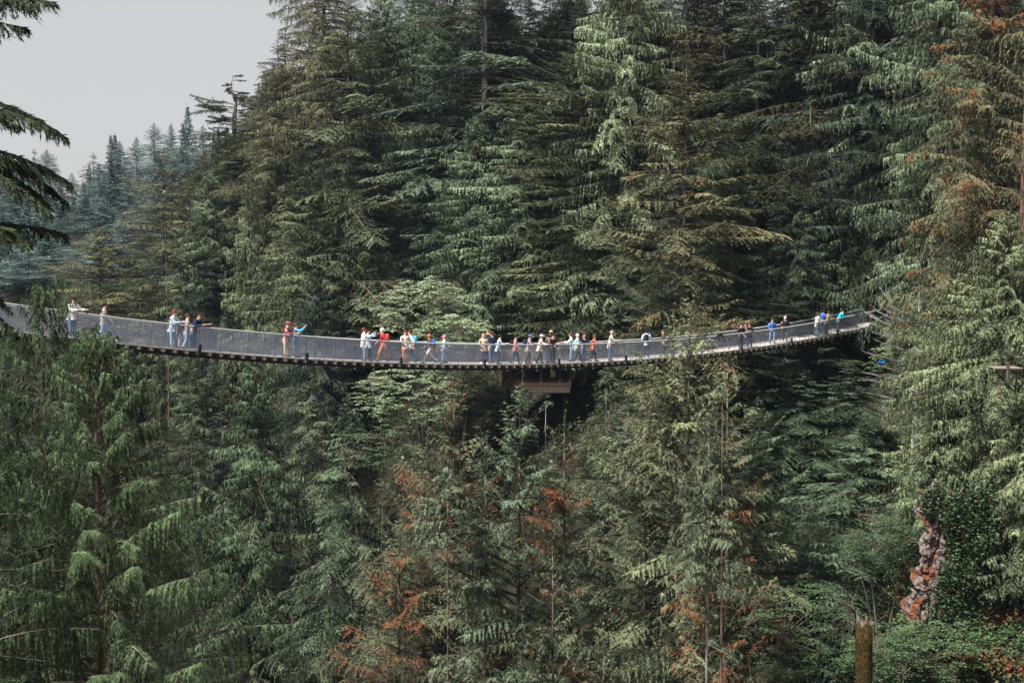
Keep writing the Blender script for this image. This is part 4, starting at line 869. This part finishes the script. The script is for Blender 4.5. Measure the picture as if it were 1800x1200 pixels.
P(1014, 5, 'walk', 'paleteal', 'darkgrey', 'white', 'white-haired person in a pale teal jacket walking in dark trousers', .4, 1.68, walk=.9, coat=True)
P(1024, -10, 'rail', 'navy', 'jeans', 'brown', 'man in a navy jacket and jeans behind the pale teal jacket', 1.15, 1.75, walk=.3)
P(1042, 0, 'rail', 'redorange', 'black', 'red', 'woman in a vivid orange-red hooded jacket and black trousers', .45, 1.62, walk=.6, longhair=True, coat=True)
P(1072, 0, 'rail', 'offwhite', 'jeans', 'grey', 'tall grey-haired man in a loose off-white shirt with his arms forward', .4, 1.82, coat=True)
P(1137, 80, 'stand', 'paleblue', 'darkjeans', 'dark', 'dark-haired walker in pale blue seen from behind', .8, 1.78, pack='black', packlabel='black backpack on the walker in pale blue seen from behind')
P(1168, 150, 'walk', 'darkgrey', 'darkgrey', 'brown', 'dark-clad person partly hidden by the fir tip that crosses the bridge', .8, 1.7, walk=.4)
P(1303, -60, 'stand', 'black', 'black', 'dark', 'man in black at the left of the trio by the pointed fir', .4, 1.72)
P(1311, -80, 'rail', 'darkgrey', 'darkgrey', 'brown', 'middle person of the dark-clad trio by the pointed fir', .9, 1.70)
P(1319, -110, 'rail', 'black', 'darkjeans', 'brown', 'man in a black jacket at the right of the trio by the pointed fir', .4, 1.72)
P(1358, -80, 'walk', 'blue', 'lightjeans', 'brown', 'man in an open royal blue jacket and light jeans walking alone', .7, 1.74, walk=.4, coat=True)
P(1381, -100, 'walk', 'black', 'darkgrey', 'white', 'white-haired person in black walking up the far half', .6, 1.78, walk=.7)
P(1436, 20, 'rail', 'offwhite', 'jeans', 'red', 'red-haired woman in a long cream coat', .4, 1.72, coat=True)
P(1447, 60, 'stand', 'blue', 'jeans', 'dark', 'person in a blue jacket between the cream coat and the brown top', 1.1, 1.74)
P(1454, 10, 'rail', 'tan', 'darkgrey', 'brown', 'brown-haired person in a tan top at the rail', .4, 1.72)
P(1474, 10, 'bend', 'teal', 'darkgrey', 'dark', 'person in a turquoise jacket bending over the rail near the far end', .45, 1.78, coat=True, walk=.3)
print('people', time.time() - T0)

# ------------------------------------------------------------------ air over the canyon
def haze():
    b = MB().box((60, 190, -7.0), (900, 520, 150)); o = obj('haze', b.mesh('haze', []), kind='stuff')
    m = bpy.data.materials.new('canyon_haze'); m.use_nodes = True; t = m.node_tree; t.nodes.clear(); out = t.nodes.new('ShaderNodeOutputMaterial'); v = t.nodes.new('ShaderNodeVolumePrincipled')
    v.inputs['Color'].default_value = (.62, .76, 1, 1); v.inputs['Density'].default_value = .00010; v.inputs['Anisotropy'].default_value = .2; t.links.new(v.outputs[0], out.inputs['Volume']); o.data.materials.append(m)
HAZE = True
if HAZE: haze()

# ------------------------------------------------------------------ labels that single out the filler trees by what they stand above or below
MARK = [(125, 'the loose white shirt'), (181, 'the striding grey t-shirt'), (301, 'the red-haired parent'), (338, 'the stout man in black cap'), (420, 'the rail left of maroon'), (505, 'the maroon and blue jackets'), (575, 'the rail right of the phone'), (643, 'the pair with raised arms'),
  (673, 'the red-jacketed walker'), (717, 'the light blue backpack'), (768, 'the orange cap walker'), (815, 'the gap behind the blond woman'), (858, 'the blond woman'), (905, 'the pink jacket'), (940, 'the blue and white caps'), (968, 'the dark-clad pair'), (1016, 'the pale teal jacket'), (1042, 'the orange-red jacket'), (1072, 'the off-white shirt'),
  (1137, 'the lone pale blue walker'), (1190, 'the pointed fir tip'), (1250, 'the pale stem at the rail'), (1311, 'the dark trio'), (1358, 'the royal blue jacket'), (1390, 'the white-haired man in black'), (1445, 'the cream coat group'), (1478, 'the turquoise jacket'), (1545, 'the bleached branches'), (1620, 'the cliff strip'), (1700, 'the rusty fir'), (1770, 'the short walkway')]
used = {}
roots = [r for r, l in ROOTS if l and ('crowded in the back wood' in l or 'packed on the slope' in l or 'blue-hazed fir' in l)]
for r, (zone, key, px, ty, shade, s_, y_) in zip(roots, FILL):
    mk = 'the left edge' if px < 60 else 'the right edge' if px > 1810 else min(MARK, key=lambda q: abs(q[0] - px))[1]
    kn = {'fir': 'fir', 'hemlock': 'hemlock', 'cedar': 'cedar', 'slope': 'slender fir', 'far': 'fir'}[key]
    if zone == 'back': tone = 'blackish green' if shade < .41 else 'dark green' if shade < .51 else 'dull green'; opts = ['%s back-wood %s high above %s', '%s back-wood %s farther behind, above %s', '%s back-wood %s deepest behind, above %s']
    elif zone == 'slope': tone = 'blackish' if shade < .4 else 'dark' if shade < .55 else 'mid-green'; w_ = 'close under' if ty < 760 else 'well below' if ty < 900 else 'far below'; opts = ['%s slope %s topping out ' + w_ + ' ' + '%s', '%s slope %s half hidden ' + w_ + ' ' + '%s', '%s slope %s mostly hidden ' + w_ + ' ' + '%s']
    else: tone = 'dusky blue' if shade < .85 else 'misty blue' if shade < 1.1 else 'pale blue'; w_ = 'on the skyline' if s_ < 20 else 'just under the skyline' if s_ < 60 else 'midway down the hillside' if s_ < 110 else 'low on the hillside' if s_ < 160 else 'at the hillside foot'; opts = ['%s far %s ' + w_ + ' over ' + '%s', '%s twin %s ' + w_ + ' over ' + '%s']
    for op in opts:
        lb = op % (tone, kn, mk)
        if lb not in used: break
    used[lb] = 1; r['label'] = lb
    if len(lb.split()) > 15: print('LONG', lb)
